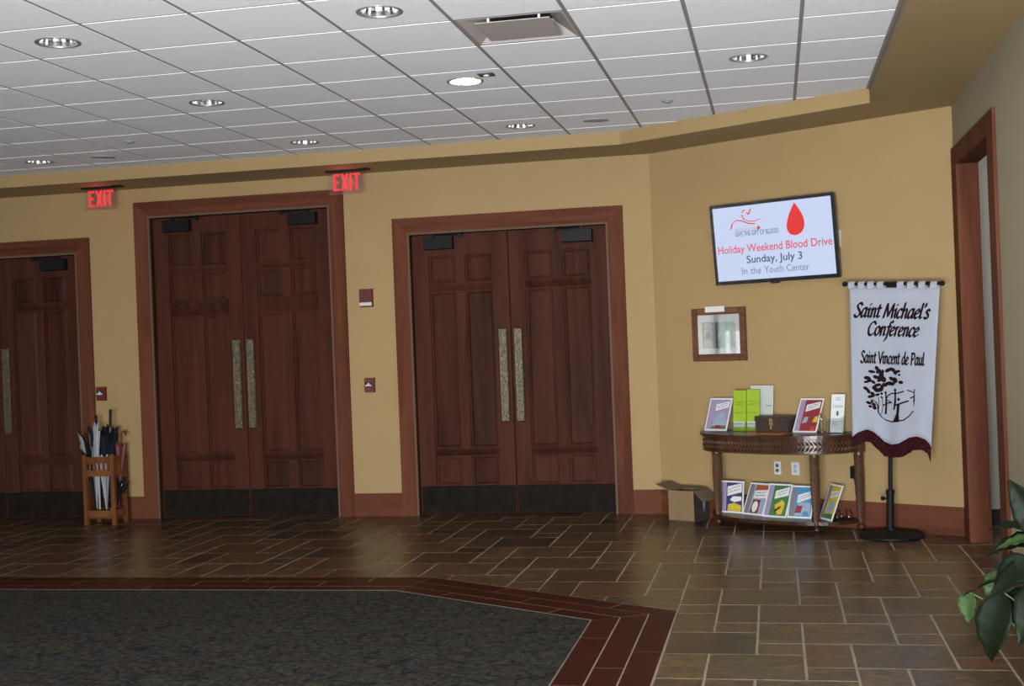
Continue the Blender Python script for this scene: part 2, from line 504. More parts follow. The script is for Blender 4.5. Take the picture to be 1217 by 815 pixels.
# ------------------------------------------------------------------ room geometry
YW = 11.10          # main wall face
XR = 1.335          # right wall face
XL = -12.0          # left wall face
YB = -2.05           # rear wall face
ZC = 3.284          # underside of the ceiling tiles
ZS = 3.175          # underside of the soffit
DOORS = [(-7.52, 0.885, 2.58, False), (-4.935, 0.905, 2.885, True), (-2.345, 0.91, 2.58, False)]

# main wall with three door openings
mb = MB()
edges = [XL - 0.2]
for cx, hw, top, tall in DOORS:
    edges += [cx - hw - 0.03, cx + hw + 0.03]
edges.append(AX)
for i in range(0, len(edges), 2):
    mb.box(edges[i], edges[i + 1], YW, YW + 0.22, 0, 3.4)
for cx, hw, top, tall in DOORS:
    mb.box(cx - hw - 0.03, cx + hw + 0.03, YW, YW + 0.22, top + 0.03, 3.4)
tag(mb.build('wall_back', M['wall']), 'long ochre painted wall holding the three pairs of wooden doors', 'wall', kind='structure')
mb = MB(); mb.box(XL, AX, YW + 0.24, YW + 0.26, 0, 3.0)
tag(mb.build('wall_behind_doors', M['dark']), 'dark backing behind the pairs of doors', 'wall', kind='structure')

# angled wall
mb = MB()
p = [W(0, 0), W(2.7315, 0), W(2.7315, -0.2), W(-0.08, -0.2), W(-0.08, 0)]
mb.prism([(q.x, q.y) for q in [W(0, 0), W(2.731, 0), W(2.731, -0.115), W(0.13, -0.22)]], 0, 3.4)
tag(mb.build('wall_angled', M['wall']), 'ochre angled wall carrying the television', 'wall', kind='structure')

# right wall with a doorway
DY0, DY1, DZ = 8.15, 9.47, 2.715
mb = MB()
mb.box(XR, XR + 0.13, YB - 0.2, DY0 - 0.02, 0, 3.4)
mb.box(XR, XR + 0.13, DY1 + 0.02, 9.85, 0, 3.4)
mb.box(XR, XR + 0.13, DY0 - 0.02, DY1 + 0.02, DZ + 0.02, 3.4)
tag(mb.build('wall_right', M['wall_olive']), 'olive grey wall beside the plant with a wood-trimmed doorway', 'wall', kind='structure')

# rear and left walls with large window openings (behind and beside the camera)


def wall_with_windows(name, axis, face, thick, a0, a1, wins, z0, z1, label):
    mb = MB()

    def bx(b0, b1, c0, c1):
        if axis == 'y':
            mb.box(b0, b1, face - thick, face, c0, c1)
        else:
            mb.box(face - thick, face, b0, b1, c0, c1)
    cur = a0
    for w0, w1 in wins:
        bx(cur, w0, 0, 3.4); bx(w0, w1, 0, z0); bx(w0, w1, z1, 3.4); cur = w1
    bx(cur, a1, 0, 3.4)
    tag(mb.build(name, M['wall']), label, 'wall', kind='structure')


REARW = [(-2.1, -1.05), (-0.95, 0.1), (0.2, 1.25)]
LEFTW = [(-0.9, 1.2), (1.4, 3.5), (3.7, 5.8)]
wall_with_windows('wall_rear', 'y', YB, 0.15, XL - 0.2, XR + 0.13, REARW, 0.05, 2.75, 'ochre wall with tall windows opposite the doors')
wall_with_windows('wall_left', 'x', XL, 0.15, YB, YW, LEFTW, 0.05, 2.75, 'ochre side wall with tall windows')
wn = 0
for axis, face, wins in (('y', YB, REARW), ('x', XL, LEFTW)):
    for w0, w1 in wins:
        wn += 1
        e = thing('window_%d' % wn, 'tall glazed window with wooden frame', 'window', kind='structure', group='tall windows of the hall',
                  loc=((w0 + w1) / 2, face - 0.07, 0.05) if axis == 'y' else (face - 0.07, (w0 + w1) / 2, 0.05),
                  rot=(0, 0, 0) if axis == 'y' else (0, 0, PI / 2))
        h = (w1 - w0) / 2
        mb = MB()
        for x0, x1, z0, z1 in ((-h, -h + 0.06, 0, 2.7), (h - 0.06, h, 0, 2.7), (-h + 0.06, h - 0.06, 0, 0.06), (-h + 0.06, h - 0.06, 2.64, 2.7), (-0.03, 0.03, 0.06, 2.64)):
            mb.box(x0, x1, -0.04, 0.04, z0, z1)
        mb.build('window_frame', M['casing'], e)
        for x0, x1 in ((-h + 0.06, -0.03), (0.03, h - 0.06)):
            mb = MB(); mb.box(x0, x1, -0.004, 0.004, 0.06, 2.64)
            mb.build('pane', M['glass'], e)

# room beyond the right doorway
mb = MB()
mb.box(XR + 0.131, 4.2, 10.3, 10.42, 0, 3.0)
mb.box(4.2, 4.32, 6.4, 10.42, 0, 3.0)
mb.box(XR + 0.131, 4.32, 6.28, 6.4, 0, 3.0)
mb.box(XR + 0.131, 4.32, 6.28, 10.42, 3.0, 3.1)
tag(mb.build('wall_side_room', M['wall_pale']), 'pale wall of the room beyond the right doorway', 'wall', kind='structure')
mb = MB(); mb.box(XR + 0.131, 4.2, 10.28, 10.3, 0.0, 0.12)
tag(mb.build('baseboard_side_room', M['dark']), 'dark baseboard of the pale room beyond the doorway', 'baseboard', kind='structure')
lf = thing('ceiling_light', 'round white ceiling light in the room beyond the doorway', 'light', (2.7, 8.6, 3.0))
mb = MB(); mb.lathe([(0.16, 0.0), (0.17, -0.03), (0.15, -0.05)], 24); mb.build('housing', M['whitem'], lf, smooth=40)
mb = MB(); mb.lathe([(0.145, -0.051), (0.12, -0.075), (0.05, -0.09)], 24); mb.build('diffuser', emis('ceiling_light_glow', (1, 0.95, 0.85, 1), 3.0), lf, smooth=40)
pl = bpy.data.lights.new('side_room_lamp', 'POINT'); pl.energy = 38; pl.shadow_soft_size = 0.15; pl.color = (1.0, 0.95, 0.88)
po = bpy.data.objects.new('side_room_lamp', pl); COL.objects.link(po); po.location = (2.7, 8.6, 2.8)

# ceiling: structural slab, grid tees, tiles
SX, SY = 0.727, 10.455         # soffit edges
SC = (-1.205, 10.455)          # where the soffit turns
SK = (0.727, 9.345)            # where the soffit meets the right run
mb = MB()
mb.box(XL - 0.2, XR + 0.13, YB - 0.2, YW + 0.22, 3.40, 3.48)
ceil = tag(mb.build('ceiling', M['whitem']), 'suspended ceiling of white square tiles in a grey grid', 'ceiling', kind='structure')

# soffit
mb = MB()
mb.prism([(XL, YW), (XL, SY), SC, (AX, YW)], ZS, 3.40)
e1 = W(2.731, 0)
mb.prism([(AX, YW), SC, SK, (e1.x, e1.y)], ZS, 3.40)
mb.prism([(XR, e1.y), SK, (SX, YB), (XR, YB)], ZS, 3.40)
tag(mb.build('soffit', M['wall'], fix=True), 'dropped ochre soffit running round the edge of the tiled ceiling', 'soffit', kind='structure')
mb = MB()
mb.box(SX - 0.02, SX - 0.001, YB, SK[1] - 0.02, ZC - 0.012, ZC + 0.02)
tag(mb.build('trim_1', M['tee']), 'grey wall angle where the ceiling tiles meet the soffit', 'trim', kind='structure')

T = 0.6096
GX, GY = -3.4504, 5.2749


def clip_poly(poly, a, b, c):
    """keep the part of poly where a*x + b*y <= c"""
    out = []
    n = len(poly)
    for i in range(n):
        p, q = poly[i], poly[(i + 1) % n]
        dp = a * p[0] + b * p[1] - c; dq = a * q[0] + b * q[1] - c
        if dp <= 0:
            out.append(p)
        if (dp < 0 < dq) or (dq < 0 < dp):
            t = dp / (dp - dq)
            out.append((p[0] + t * (q[0] - p[0]), p[1] + t * (q[1] - p[1])))
    return out


def poly_area(p):
    return abs(sum(p[i][0] * p[(i + 1) % len(p)][1] - p[(i + 1) % len(p)][0] * p[i][1] for i in range(len(p)))) / 2


# tees, one object
mb = MB()
i0, i1 = math.floor((XL - GX) / T), math.ceil((SX - GX) / T)
j0, j1 = math.floor((YB - GY) / T), math.ceil((SY - GY) / T)
for i in range(i0, i1 + 1):
    x = GX + i * T
    if XL < x < SX:
        ye = SY if x < SC[0] else SY - (x - SC[0]) * math.tan(PI / 6)
        mb.box(x - 0.012, x + 0.012, YB, ye, ZC + 0.0022, ZC + 0.009)
for j in range(j0, j1 + 1):
    y = GY + j * T
    if YB < y < SY:
        xe = SX if y < SK[1] else SC[0] + (SY - y) / math.tan(PI / 6)
        mb.box(XL, min(xe, SX), y - 0.012, y + 0.012, ZC + 0.0026, ZC + 0.0095)
mb.build('ceiling_grid', M['tee'], ceil)

DL = {(-1, 1): 0, (-1, 4): 0, (-5, 7): 0, (-1, 7): 0, (2, 1): 0, (2, 4): 1, (2, 7): 0, (5, 4): 0}
DL = {k: v for k, v in DL.items() if GX + (k[0] + 0.5) * T < SX - 0.2}
VENT = (3, 2)
GAP = 0.0115
HR = 0.108


def hole_tile():
    mb = MB(); h = T / 2 - GAP; n = 32
    for z, flip in ((0, False), (0.02, True)):
        sq = []; ci = []
        for k in range(n):
            a = 2 * PI * (k + 0.5) / n
            c, s = math.cos(a), math.sin(a)
            f = h / max(abs(c), abs(s))
            sq.append((c * f, s * f, z)); ci.append((HR * c, HR * s, z))
        for k in range(n):
            k2 = (k + 1) % n
            q = [sq[k], ci[k], ci[k2], sq[k2]]
            mb.poly(q[::-1] if flip else q)
    # corners and outer edge
    for (sx, sy) in ((1, 1), (-1, 1), (-1, -1), (1, -1)):
        pass
    for a, b in (((-h, -h), (h, -h)), ((h, -h), (h, h)), ((h, h), (-h, h)), ((-h, h), (-h, -h))):
        mb.poly([(a[0], a[1], 0), (b[0], b[1], 0), (b[0], b[1], 0.02), (a[0], a[1], 0.02)])
    # square corner slivers
    k = n // 8
    for q in range(4):
        a0 = 2 * PI * (k - 0.5 + q * n / 4) / n; a1 = 2 * PI * (k + 0.5 + q * n / 4) / n
        pts = []
        for a in (a0, a1):
            c, s = math.cos(a), math.sin(a); f = h / max(abs(c), abs(s)); pts.append((c * f, s * f, 0))
        am = (a0 + a1) / 2
        pts.insert(1, (math.copysign(h, math.cos(am)), math.copysign(h, math.sin(am)), 0))
        mb.poly(pts[::-1])
    for kk in range(n):
        a0 = 2 * PI * (kk + 0.5) / n; a1 = 2 * PI * (kk + 1.5) / n
        mb.poly([(HR * math.cos(a0), HR * math.sin(a0), 0), (HR * math.cos(a0), HR * math.sin(a0), 0.02), (HR * math.cos(a1), HR * math.sin(a1), 0.02), (HR * math.cos(a1), HR * math.sin(a1), 0)])
    return mb.data('ceiling_tile', M['panel'])


hole_me = hole_tile()
mb = MB(); h = T / 2 - GAP
mb.box(-h, h, -h, h, 0, 0.02)
tile_me = mb.data('ceiling_tile', M['panel'])
far = MB()
TAN = math.tan(PI / 6)
for i in range(i0, i1):
    for j in range(j0, j1):
        if (i, j) == VENT:
            continue
        x0, x1 = GX + i * T + GAP, GX + (i + 1) * T - GAP
        y0, y1 = GY + j * T + GAP, GY + (j + 1) * T - GAP
        if x1 <= XL or y1 <= YB or y0 >= SY or x0 >= SX:
            continue
        poly = [(x0, y0), (x1, y0), (x1, y1), (x0, y1)]
        if x0 < XL: poly = clip_poly(poly, -1, 0, -XL)
        if y0 < YB: poly = clip_poly(poly, 0, -1, -YB)
        if x1 > SX - 0.02: poly = clip_poly(poly, 1, 0, SX - 0.021)
        if y1 > SY: poly = clip_poly(poly, 0, 1, SY - 0.001)
        cc = SC[1] + SC[0] * TAN - 0.001
        if poly: poly = clip_poly(poly, TAN, 1, cc)
        if len(poly) < 3 or poly_area(poly) < 0.002:
            continue
        cx, cy = GX + (i + 0.5) * T, GY + (j + 0.5) * T
        vis = any(in_view((px, py, ZC)) for px, py in poly + [(cx, cy)])
        full = abs(poly_area(poly) - (T - 2 * GAP) ** 2) < 1e-4
        if (i, j) in DL and full:
            link('ceiling_tile', hole_me, ceil, (cx, cy, ZC))
        elif vis and full:
            link('ceiling_tile', tile_me, ceil, (cx, cy, ZC))
        elif vis:
            m2 = MB(); m2.prism(poly, ZC, ZC + 0.02)
            m2.build('ceiling_tile', M['panel'], ceil)
        else:
            far.prism(poly, ZC, ZC + 0.02)
tag(far.build('ceiling_tiles_beyond', M['panel'], ceil), kind='stuff')

# ------------------------------------------------------------------ floor
UX, UY = 0.2275, 0.2256
TX, TY = -0.146, 7.317
B1, B3 = 8.145, -0.603
N2 = (0.5, C30); B2 = N2[0] * B3 + N2[1] * 7.155
RW = 0.1517
mb = MB()
mb.box(XL - 0.2, 4.3, YB - 0.2, YW + 0.3, -0.06, -0.0013)
floor = tag(mb.build('floor', M['grout']), 'slate tile floor laid in a mixed square pattern with pale grout', 'floor', kind='structure')


def border_line(k):
    """offset lines of the border, k rows in"""
    return B1 - k * RW, B2 - k * RW, B3 - k * RW


def corners(k):
    y1, c2, x3 = border_line(k)
    a = ((c2 - N2[1] * y1) / N2[0], y1)
    b = (x3, (c2 - N2[0] * x3) / N2[1])
    return a, b


G = 0.0045
tiles = []
for c in range(-54, 20):
    for m in range(-12, 14):
        base = TY - 2 * UY * c + 7 * UY * m
        x = TX + UX * c
        for (xa, xb, ya, yb) in ((x, x + 2 * UX, base - 2 * UY, base), (x - UX, x, base - 2 * UY, base), (x - UX, x, base - 3 * UY, base - 2 * UY)):
            if xb < XL or xa > 4.2 or yb < YB or ya > YW + 0.08:
                continue
            tiles.append((xa + G, xb - G, ya + G, yb - G))
cand = []
far = MB()
for xa, xb, ya, yb in tiles:
    poly = [(xa, ya), (xb, ya), (xb, yb), (xa, yb)]
    pieces = []
    # outside of the convex border region
    yy, cc, xx = B1 + G, B2 + G, B3 + G
    a = clip_poly(poly, 0, -1, -yy)                      # y >= B1
    if len(a) > 2: pieces.append(a)
    rest = clip_poly(poly, 0, 1, yy)
    if len(rest) > 2:
        a = clip_poly(rest, -N2[0], -N2[1], -cc)
        if len(a) > 2: pieces.append(a)
        rest = clip_poly(rest, N2[0], N2[1], cc)
        if len(rest) > 2:
            a = clip_poly(rest, -1, 0, -xx)
            if len(a) > 2: pieces.append(a)
    pieces = [q for q in pieces if poly_area(q) > 3e-4]
    if not pieces:
        continue
    cx, cy = (xa + xb) / 2, (ya + yb) / 2
    area_px = 0
    whole = abs(sum(poly_area(q) for q in pieces) - (xb - xa) * (yb - ya)) < 1e-6
    vis = (in_view((cx, cy, 0), 40)) and not (cx > XR + 0.2) and cy < YW + 0.05
    cand.append((vis, -(xb - xa) * (yb - ya) / (cx * cx + cy * cy) ** 1.5, pieces, whole, (cx, cy), (xb - xa, yb - ya)))
cand.sort(key=lambda q: (not q[0], q[1]))
shape = {}
count = 0
for vis, _, pieces, whole, (cx, cy), (w, h) in cand:
    if vis and count < 300:
        count += 1
        zt = random.uniform(-0.0006, 0.0006)
        if whole:
            key = (round(w, 3), round(h, 3))
            if key not in shape:
                q = MB()
                b = 0.0025
                vs = [(-w / 2, -h / 2, -0.006), (w / 2, -h / 2, -0.006), (w / 2, h / 2, -0.006), (-w / 2, h / 2, -0.006),
                      (-w / 2 + b, -h / 2 + b, 0), (w / 2 - b, -h / 2 + b, 0), (w / 2 - b, h / 2 - b, 0), (-w / 2 + b, h / 2 - b, 0)]
                q.mesh(vs, [(4, 5, 6, 7), (0, 1, 5, 4), (1, 2, 6, 5), (2, 3, 7, 6), (3, 0, 4, 7)])
                shape[key] = q.data('floor_tile', M['slate'])
            link('floor_tile', shape[key], floor, (cx, cy, zt))
        else:
            q = MB()
            for pc in pieces:
                q.prism([(px - cx, py - cy) for px, py in pc], -0.006, 0)
            q.build('floor_tile', M['slate'], floor, (cx, cy, zt))
    else:
        for pc in pieces:
            far.prism(pc, -0.006, 0)
tag(far.build('floor_tiles_beyond', M['slate'], floor), kind='stuff')

# border of three rows of oxblood planks
PL = 0.9


def quad_between(poly):
    return poly


def add_plank(poly):
    cx = sum(p[0] for p in poly) / len(poly); cy = sum(p[1] for p in poly) / len(poly)
    q = MB(); q.prism([(x - cx, y - cy) for x, y in poly], -0.006, 0.0)
    q.build('border_plank', M['plank'], floor, (cx, cy, random.uniform(-0.0004, 0.0004)))


def shrink_clip(poly, cons):
    for a, b, c in cons:
        poly = clip_poly(poly, a, b, c)
        if len(poly) < 3:
            return None
    return poly


for k in range(3):
    y1, c2, x3 = border_line(k); y1b, c2b, x3b = border_line(k + 1)
    a0, b0 = corners(k); a1, b1 = corners(k + 1)
    g = G * 1.0
    # mitre line constraint helper: line through p,q, keep side of r

    def side(p, q, r):
        a, b = q[1] - p[1], p[0] - q[0]
        L = math.hypot(a, b); a /= L; b /= L
        c = a * p[0] + b * p[1]
        if a * r[0] + b * r[1] > c:
            a, b, c = -a, -b, -c
        return (a, b, c - g * 0.8)
    # run along the far edge
    far_row = [(XL, y1 - g), (a0[0], y1 - g), (a1[0], y1b + g), (XL, y1b + g)]
    m1 = side(a0, a1, (XL, y1))
    x = -2.72 - 0.3 * k
    cuts = [x - PL * n for n in range(0, 11)]
    prev = 9
    for cpos in cuts + [XL - 1]:
        pc = shrink_clip(far_row, [m1, (1, 0, prev - g), (-1, 0, -(max(cpos, XL)) - g)])
        if pc: add_plank(pc)
        prev = cpos
    # diagonal run: coordinates along the diagonal direction
    dv = (C30, -0.5)
    dg = [a0, b0, b1, a1]
    cons = [(N2[0], N2[1], c2 - g), (-N2[0], -N2[1], -(c2b + g)), side(a0, a1, b0), side(b0, b1, a0)]
    t0 = dv[0] * a0[0] + dv[1] * a0[1]
    prev = t0 - 1
    for cpos in [t0 + 0.45 + 0.3 * ((k + 1) % 3) - 0.05, t0 + 0.45 + 0.3 * ((k + 1) % 3) + 0.85, t0 + 5]:
        pc = shrink_clip(dg, cons + [(dv[0], dv[1], cpos - g), (-dv[0], -dv[1], -(prev + g))])
        if pc and poly_area(pc) > 1e-4: add_plank(pc)
        prev = cpos
    # run towards the camera
    col = [(x3 - g, b0[1]), (x3 - g, YB), (x3b + g, YB), (x3b + g, b1[1])]
    m3 = side(b0, b1, (x3, YB))
    y = (6.22, 5.90, 6.49)[k]
    prev = 99
    for cpos in [y - PL * n for n in range(0, 13)] + [YB - 1]:
        pc = shrink_clip([(x3b + g, b0[1] + 1), (x3 - g, b0[1] + 1), (x3 - g, YB), (x3b + g, YB)], [m3, (0, 1, prev - g), (0, -1, -(max(cpos, YB)) - g)])
        if pc and poly_area(pc) > 1e-4: add_plank(pc)
        prev = cpos

# carpet field and the metal strip round it
y1, c2, x3 = border_line(3)
a, b = corners(3)
mb = MB(); mb.prism([(XL, y1 - 0.008), (a[0] - 0.002, y1 - 0.008), (b[0] - 0.008, b[1] - 0.005), (x3 - 0.008, YB), (XL, YB)], -0.0035, 0.004)
tag(mb.build('carpet', M['carpet']), 'dark grey carpet with a crackled pattern set inside the oxblood tile border', 'carpet')
mb = MB()
for p, q in (((XL, y1), a), (a, b), (b, (x3, YB))):
    dx, dy = q[0] - p[0], q[1] - p[1]; L = math.hypot(dx, dy); nx, ny = -dy / L * 0.004, dx / L * 0.004
    mb.prism([(p[0] + nx, p[1] + ny), (p[0] - nx, p[1] - ny), (q[0] - nx, q[1] - ny), (q[0] + nx, q[1] + ny)], -0.0035, 0.0045)
tag(mb.build('trim_2', M['alu']), 'thin pale metal strip edging the carpet', 'trim', kind='structure')


# ------------------------------------------------------------------ doors
def make_door(n, cx, hw, top, tall, label, cw=0.137):
    d = tag(thing('door_%d' % n, label, 'door', (cx, YW, 0)), kind='structure')
    yf = -0.022                       # casing front
    for sx in (-1, 1):
        mb = MB(); x0, x1 = sorted((sx * (hw + 0.018), sx * (hw + 0.018 + cw)))
        # mitred side board
        xi, xo = sx * (hw + 0.018), sx * (hw + 0.018 + cw)
        pts = [(xi, 0.0), (xo, 0.0), (xo, top + 0.018 + cw), (xi, top + 0.018)]
        mb.vprism(pts, yf, -0.0005)
        mb.build('side_casing', M['casing'], d)
    mb = MB()
    mb.vprism([(-hw - 0.018, top + 0.018), (hw + 0.018, top + 0.018), (hw + 0.018 + cw, top + 0.018 + cw), (-hw - 0.018 - cw, top + 0.018 + cw)], yf, -0.0005)
    mb.build('head_casing', M['casing_h'], d)
    # jamb lining
    mb = MB()
    mb.box(-hw - 0.029, -hw, 0.0, 0.2, 0, top); mb.box(hw, hw + 0.029, 0.0, 0.2, 0, top); mb.box(-hw - 0.029, hw + 0.029, 0.0, 0.2, top, top + 0.029)
    mb.build('jamb', M['door'], d)
    # pale frame strip inside the casing
    mb = MB()
    mb.box(-hw - 0.018, -hw + 0.002, -0.016, 0.004, 0, top + 0.018); mb.box(hw - 0.002, hw + 0.018, -0.016, 0.004, 0, top + 0.018)
    mb.box(-hw + 0.002, hw - 0.002, -0.016, 0.004, top - 0.002, top + 0.018)
    mb.build('frame_strip', M['strip'], d)
    lw = hw - 0.006
    if tall:
        rows = [(2.40, 2.73), (2.07, 2.35), (0.60, 1.935), (0.262, 0.535)]
        ledges = [(2.35, 2.40, 0.012), (1.935, 2.07, 0.030), (0.535, 0.60, 0.016)]
    else:
        rows = [(2.12, 2.385), (0.605, 2.05), (0.262, 0.54)]
        ledges = [(2.05, 2.12, 0.022), (0.54, 0.605, 0.016)]
    y0 = 0.058
    for sx in (-1, 1):
        leaf = thing('leaf', None, None)
        leaf.parent = d; leaf.location = (0, y0, 0)
        k = hw / 0.91

        def X(u):
            return sx * u * k

        def bx(m, u0, u1, ya, yb, z0, z1):
            a_, b_ = sorted((X(u0), X(u1))); m.box(a_, b_, ya, yb, z0, z1)
        u0, u1, ua, ub, p0, p1 = 0.004, 0.904, 0.41, 0.495, 0.15, 0.752
        mb = MB()
        bx(mb, u0, u1, 0.024, 0.045, 0.008, top - 0.006)                   # core
        bx(mb, u0, p0, 0, 0.024, 0.008, top - 0.006)                       # stiles
        bx(mb, p1, u1, 0, 0.024, 0.008, top - 0.006)
        bx(mb, p0, p1, 0, 0.024, rows[0][1], top - 0.006)                  # top rail
        bx(mb, p0, p1, 0, 0.024, 0.008, rows[-1][0])                       # bottom rail
        for z0, z1 in rows:
            bx(mb, ua, ub, 0.002, 0.024, z0, z1)                           # mullions
        mb.build('stiles_and_rails', M['door'], leaf)
        for z0, z1, pr in ledges:
            mb = MB()
            a_, b_ = sorted((X(p0), X(p1)))
            mb.mesh([(a_, -pr, z1), (b_, -pr, z1), (b_, 0.024, z1), (a_, 0.024, z1), (a_, 0.016, z0), (b_, 0.016, z0), (b_, 0.024, z0), (a_, 0.024, z0), (a_, -pr, z1 - 0.012), (b_, -pr, z1 - 0.012)],
                    [(0, 1, 2, 3), (8, 9, 1, 0), (4, 5, 9, 8), (7, 6, 5, 4), (0, 3, 7, 4, 8), (1, 9, 5, 6, 2)])
            mb.build('ledge_moulding', M['door'], leaf, fix=True)
        for z0, z1 in rows:
            for q0, q1 in ((p0, ua), (ub, p1)):
                mb = MB(); a_, b_ = sorted((X(q0), X(q1)))
                mb.tbox(a_ + 0.012, b_ - 0.012, 0.010, 0.0242, z0 + 0.012, z1 - 0.012, 0.022)
                mb.build('panel', M['door'], leaf)
        mb = MB(); a_, b_ = sorted((X(0.01), X(0.895)))
        mb.box(a_, b_, -0.003, -0.0003, 0.012, 0.262)
        mb.build('kick_plate', M['kick'], leaf)
        # hammered pull plate with returns
        mb = MB(); a_, b_ = sorted((X(0.028), X(0.112)))
        mb.tbox(a_, b_, -0.052, -0.038, 0.842, 1.69, 0.008)
        for z in (0.90, 1.63):
            mb.box((a_ + b_) / 2 - 0.012, (a_ + b_) / 2 + 0.012, -0.038, -0.0003, z - 0.02, z + 0.02)
        mb.build('pull_plate', M['bronze'], leaf)
        # closer
        mb = MB()
        zc0 = top - 0.145
        a_, b_ = sorted((X(0.50), X(0.785)))
        mb.tbox(a_, b_, -0.06, -0.0003, zc0, zc0 + 0.115, 0.006)
        piv = X(0.69)
        mb.box(piv - 0.016, piv + 0.016, -0.045, -0.015, zc0 + 0.115, zc0 + 0.14)
        aa = X(0.43)
        mb.tube([(piv, -0.03, zc0 + 0.135), (aa, -0.05, zc0 + 0.122)], 0.008, 6)
        mb.tube([(aa, -0.05, zc0 + 0.122), (X(0.60), -0.066, zc0 + 0.14)], 0.007, 6)
        mb.box(aa - 0.02, aa + 0.02, -0.06, -0.035, zc0 + 0.102, zc0 + 0.135)
        mb.build('door_closer', M['black'], leaf)
    return d


make_door(1, *DOORS[0], label='pair of dark wooden doors beside the umbrella stand')
make_door(2, *DOORS[1], label='tallest pair of dark wooden doors, with an extra row of panels, between the other two pairs')
make_door(3, *DOORS[2], label='pair of dark wooden doors nearest the television wall')

# right doorway: jambs and casing only (no leaf shows)
d4 = thing('door_4', 'open doorway with broad reddish wood casing beside the hanging banner', 'door', (XR, 0, 0), kind='structure')
mb = MB(); mb.box(-0.022, -0.0005, DY1 + 0.0, 9.70, 0, 2.85); mb.build('side_casing', M['casing'], d4)
mb = MB(); mb.box(-0.022, -0.0005, 7.93, DY0, 0, 2.85); mb.build('side_casing', M['casing'], d4)
mb = MB(); mb.box(-0.022, -0.0005, DY0, DY1, DZ, 2.85); mb.build('head_casing', M['casing'], d4)
mb = MB()
mb.box(-0.0005, 0.131, DY1, DY1 + 0.0195, 0, DZ); mb.box(-0.0005, 0.131, DY0 - 0.0195, DY0, 0, DZ); mb.box(-0.0005, 0.131, DY0 - 0.0195, DY1 + 0.0195, DZ, DZ + 0.0195)
mb.build('jamb', M['casing'], d4)

# baseboards
BH = 0.2


def bb(name, x0, x1, y, label):
    mb = MB(); mb.box(x0, x1, y - 0.018, y - 0.0005, 0, BH)
    mb.box(x0, x1, y - 0.011, y - 0.0005, BH, BH + 0.012)
    tag(mb.build(name, M['casing_h']), label, 'baseboard', kind='structure')


gaps = []
for cx, hw, top, tall in DOORS:
    gaps += [cx - hw - 0.156, cx + hw + 0.156]
bb('baseboard_1', XL, gaps[0], YW, 'reddish baseboard left of the umbrella stand doors')
bb('baseboard_2', gaps[1], gaps[2], YW, 'short reddish baseboard behind the umbrella stand')
bb('baseboard_3', gaps[3], gaps[4], YW, 'reddish baseboard below the red alarm boxes')
bb('baseboard_4', gaps[5], AX - 0.002, YW, 'short reddish baseboard between doors and the angled wall')
mb = MB(); mb.box(0.006, 2.716, -0.018, -0.0005, 0, BH); mb.box(0.006, 2.72, -0.011, -0.0005, BH, BH + 0.012)
tag(mb.build('baseboard_angled', M['casing_h'], None, W(0, 0), AROT), 'reddish baseboard behind the carved table', 'baseboard', kind='structure')
mb = MB(); mb.box(XR - 0.018, XR - 0.0005, YB, 7.929, 0, BH)
tag(mb.build('baseboard_right', M['casing']), 'reddish baseboard behind the potted plant', 'baseboard', kind='structure')

# ------------------------------------------------------------------ ceiling fittings


def downlight(on):
    r = thing('downlight', None, 'light')
    mb = MB()
    prof = [(HR + 0.014, 0.0), (HR + 0.012, -0.004), (HR - 0.004, -0.004), (HR - 0.008, 0.006)]
    mb.lathe(prof, 40, close=False)
    mb.build('trim_ring', M['ring'], r, smooth=50)
    mb = MB(); n = 40
    vs = []; fs = []
    pr = [(HR - 0.009, 0.004), (HR - 0.012, 0.03), (HR - 0.022, 0.06), (HR - 0.038, 0.09), (HR - 0.055, 0.105)]
    for ri, z in pr:
        for k in range(n):
            a_ = 2 * PI * k / n
            rr = ri * (1 + (0.012 if k % 2 else -0.012))
            vs.append((rr * math.cos(a_), rr * math.sin(a_), z))
    for j in range(len(pr) - 1):
        for k in range(n):
            k2 = (k + 1) % n
            fs.append((j * n + k, (j + 1) * n + k, (j + 1) * n + k2, j * n + k2))
    fs.append(tuple(range((len(pr) - 1) * n, len(pr) * n)))
    mb.mesh(vs, fs)
    mb.build('reflector', M['chrome_lit'] if on else M['chrome'], r)
    mb = MB(); mb.lathe([(0.012, 0.1), (0.028, 0.085), (0.034, 0.06), (0.026, 0.04), (0.006, 0.033)], 16)
    mb.build('bulb', M['lamp_on'] if on else M['lamp_off'], r, smooth=60)
    return r


off = downlight(False); used = False
LBL = {(-1, 1): 'unlit chrome downlight three tiles along from the one nearest the air vent', (-1, 4): 'unlit chrome downlight in the tile row of the lit one, toward the umbrella stand',
       (-5, 7): 'unlit chrome downlight near the soffit over the umbrella stand', (-1, 7): 'unlit chrome downlight close to the soffit by the exit sign over the alarm box',
       (2, 1): 'unlit chrome downlight touching corners with the square air vent tile', (2, 7): 'unlit chrome downlight close to the soffit above the third pair of doors',
       (5, 4): 'unlit chrome downlight in the tile row of the lit one, toward the television'}
for (i, j), on in DL.items():
    cx, cy = GX + (i + 0.5) * T, GY + (j + 0.5) * T
    if on:
        o = downlight(True); o['label'] = 'lit warm downlight beside a small square sensor'
        l = bpy.data.lights.new('downlight_bulb', 'POINT'); l.energy = 42; l.color = (1.0, 0.76, 0.44); l.shadow_soft_size = 0.02
        lo = bpy.data.objects.new('downlight_bulb', l); COL.objects.link(lo); lo.parent = o; lo.location = (0, 0, 0.018)
    else:
        o = copy_tree(off) if used else off
        used = True
        o['label'] = LBL.get((i, j), 'unlit chrome downlight over the carpeted part of the hall')
    o['group'] = 'recessed ceiling downlights'
    o.location = (cx, cy, ZC)

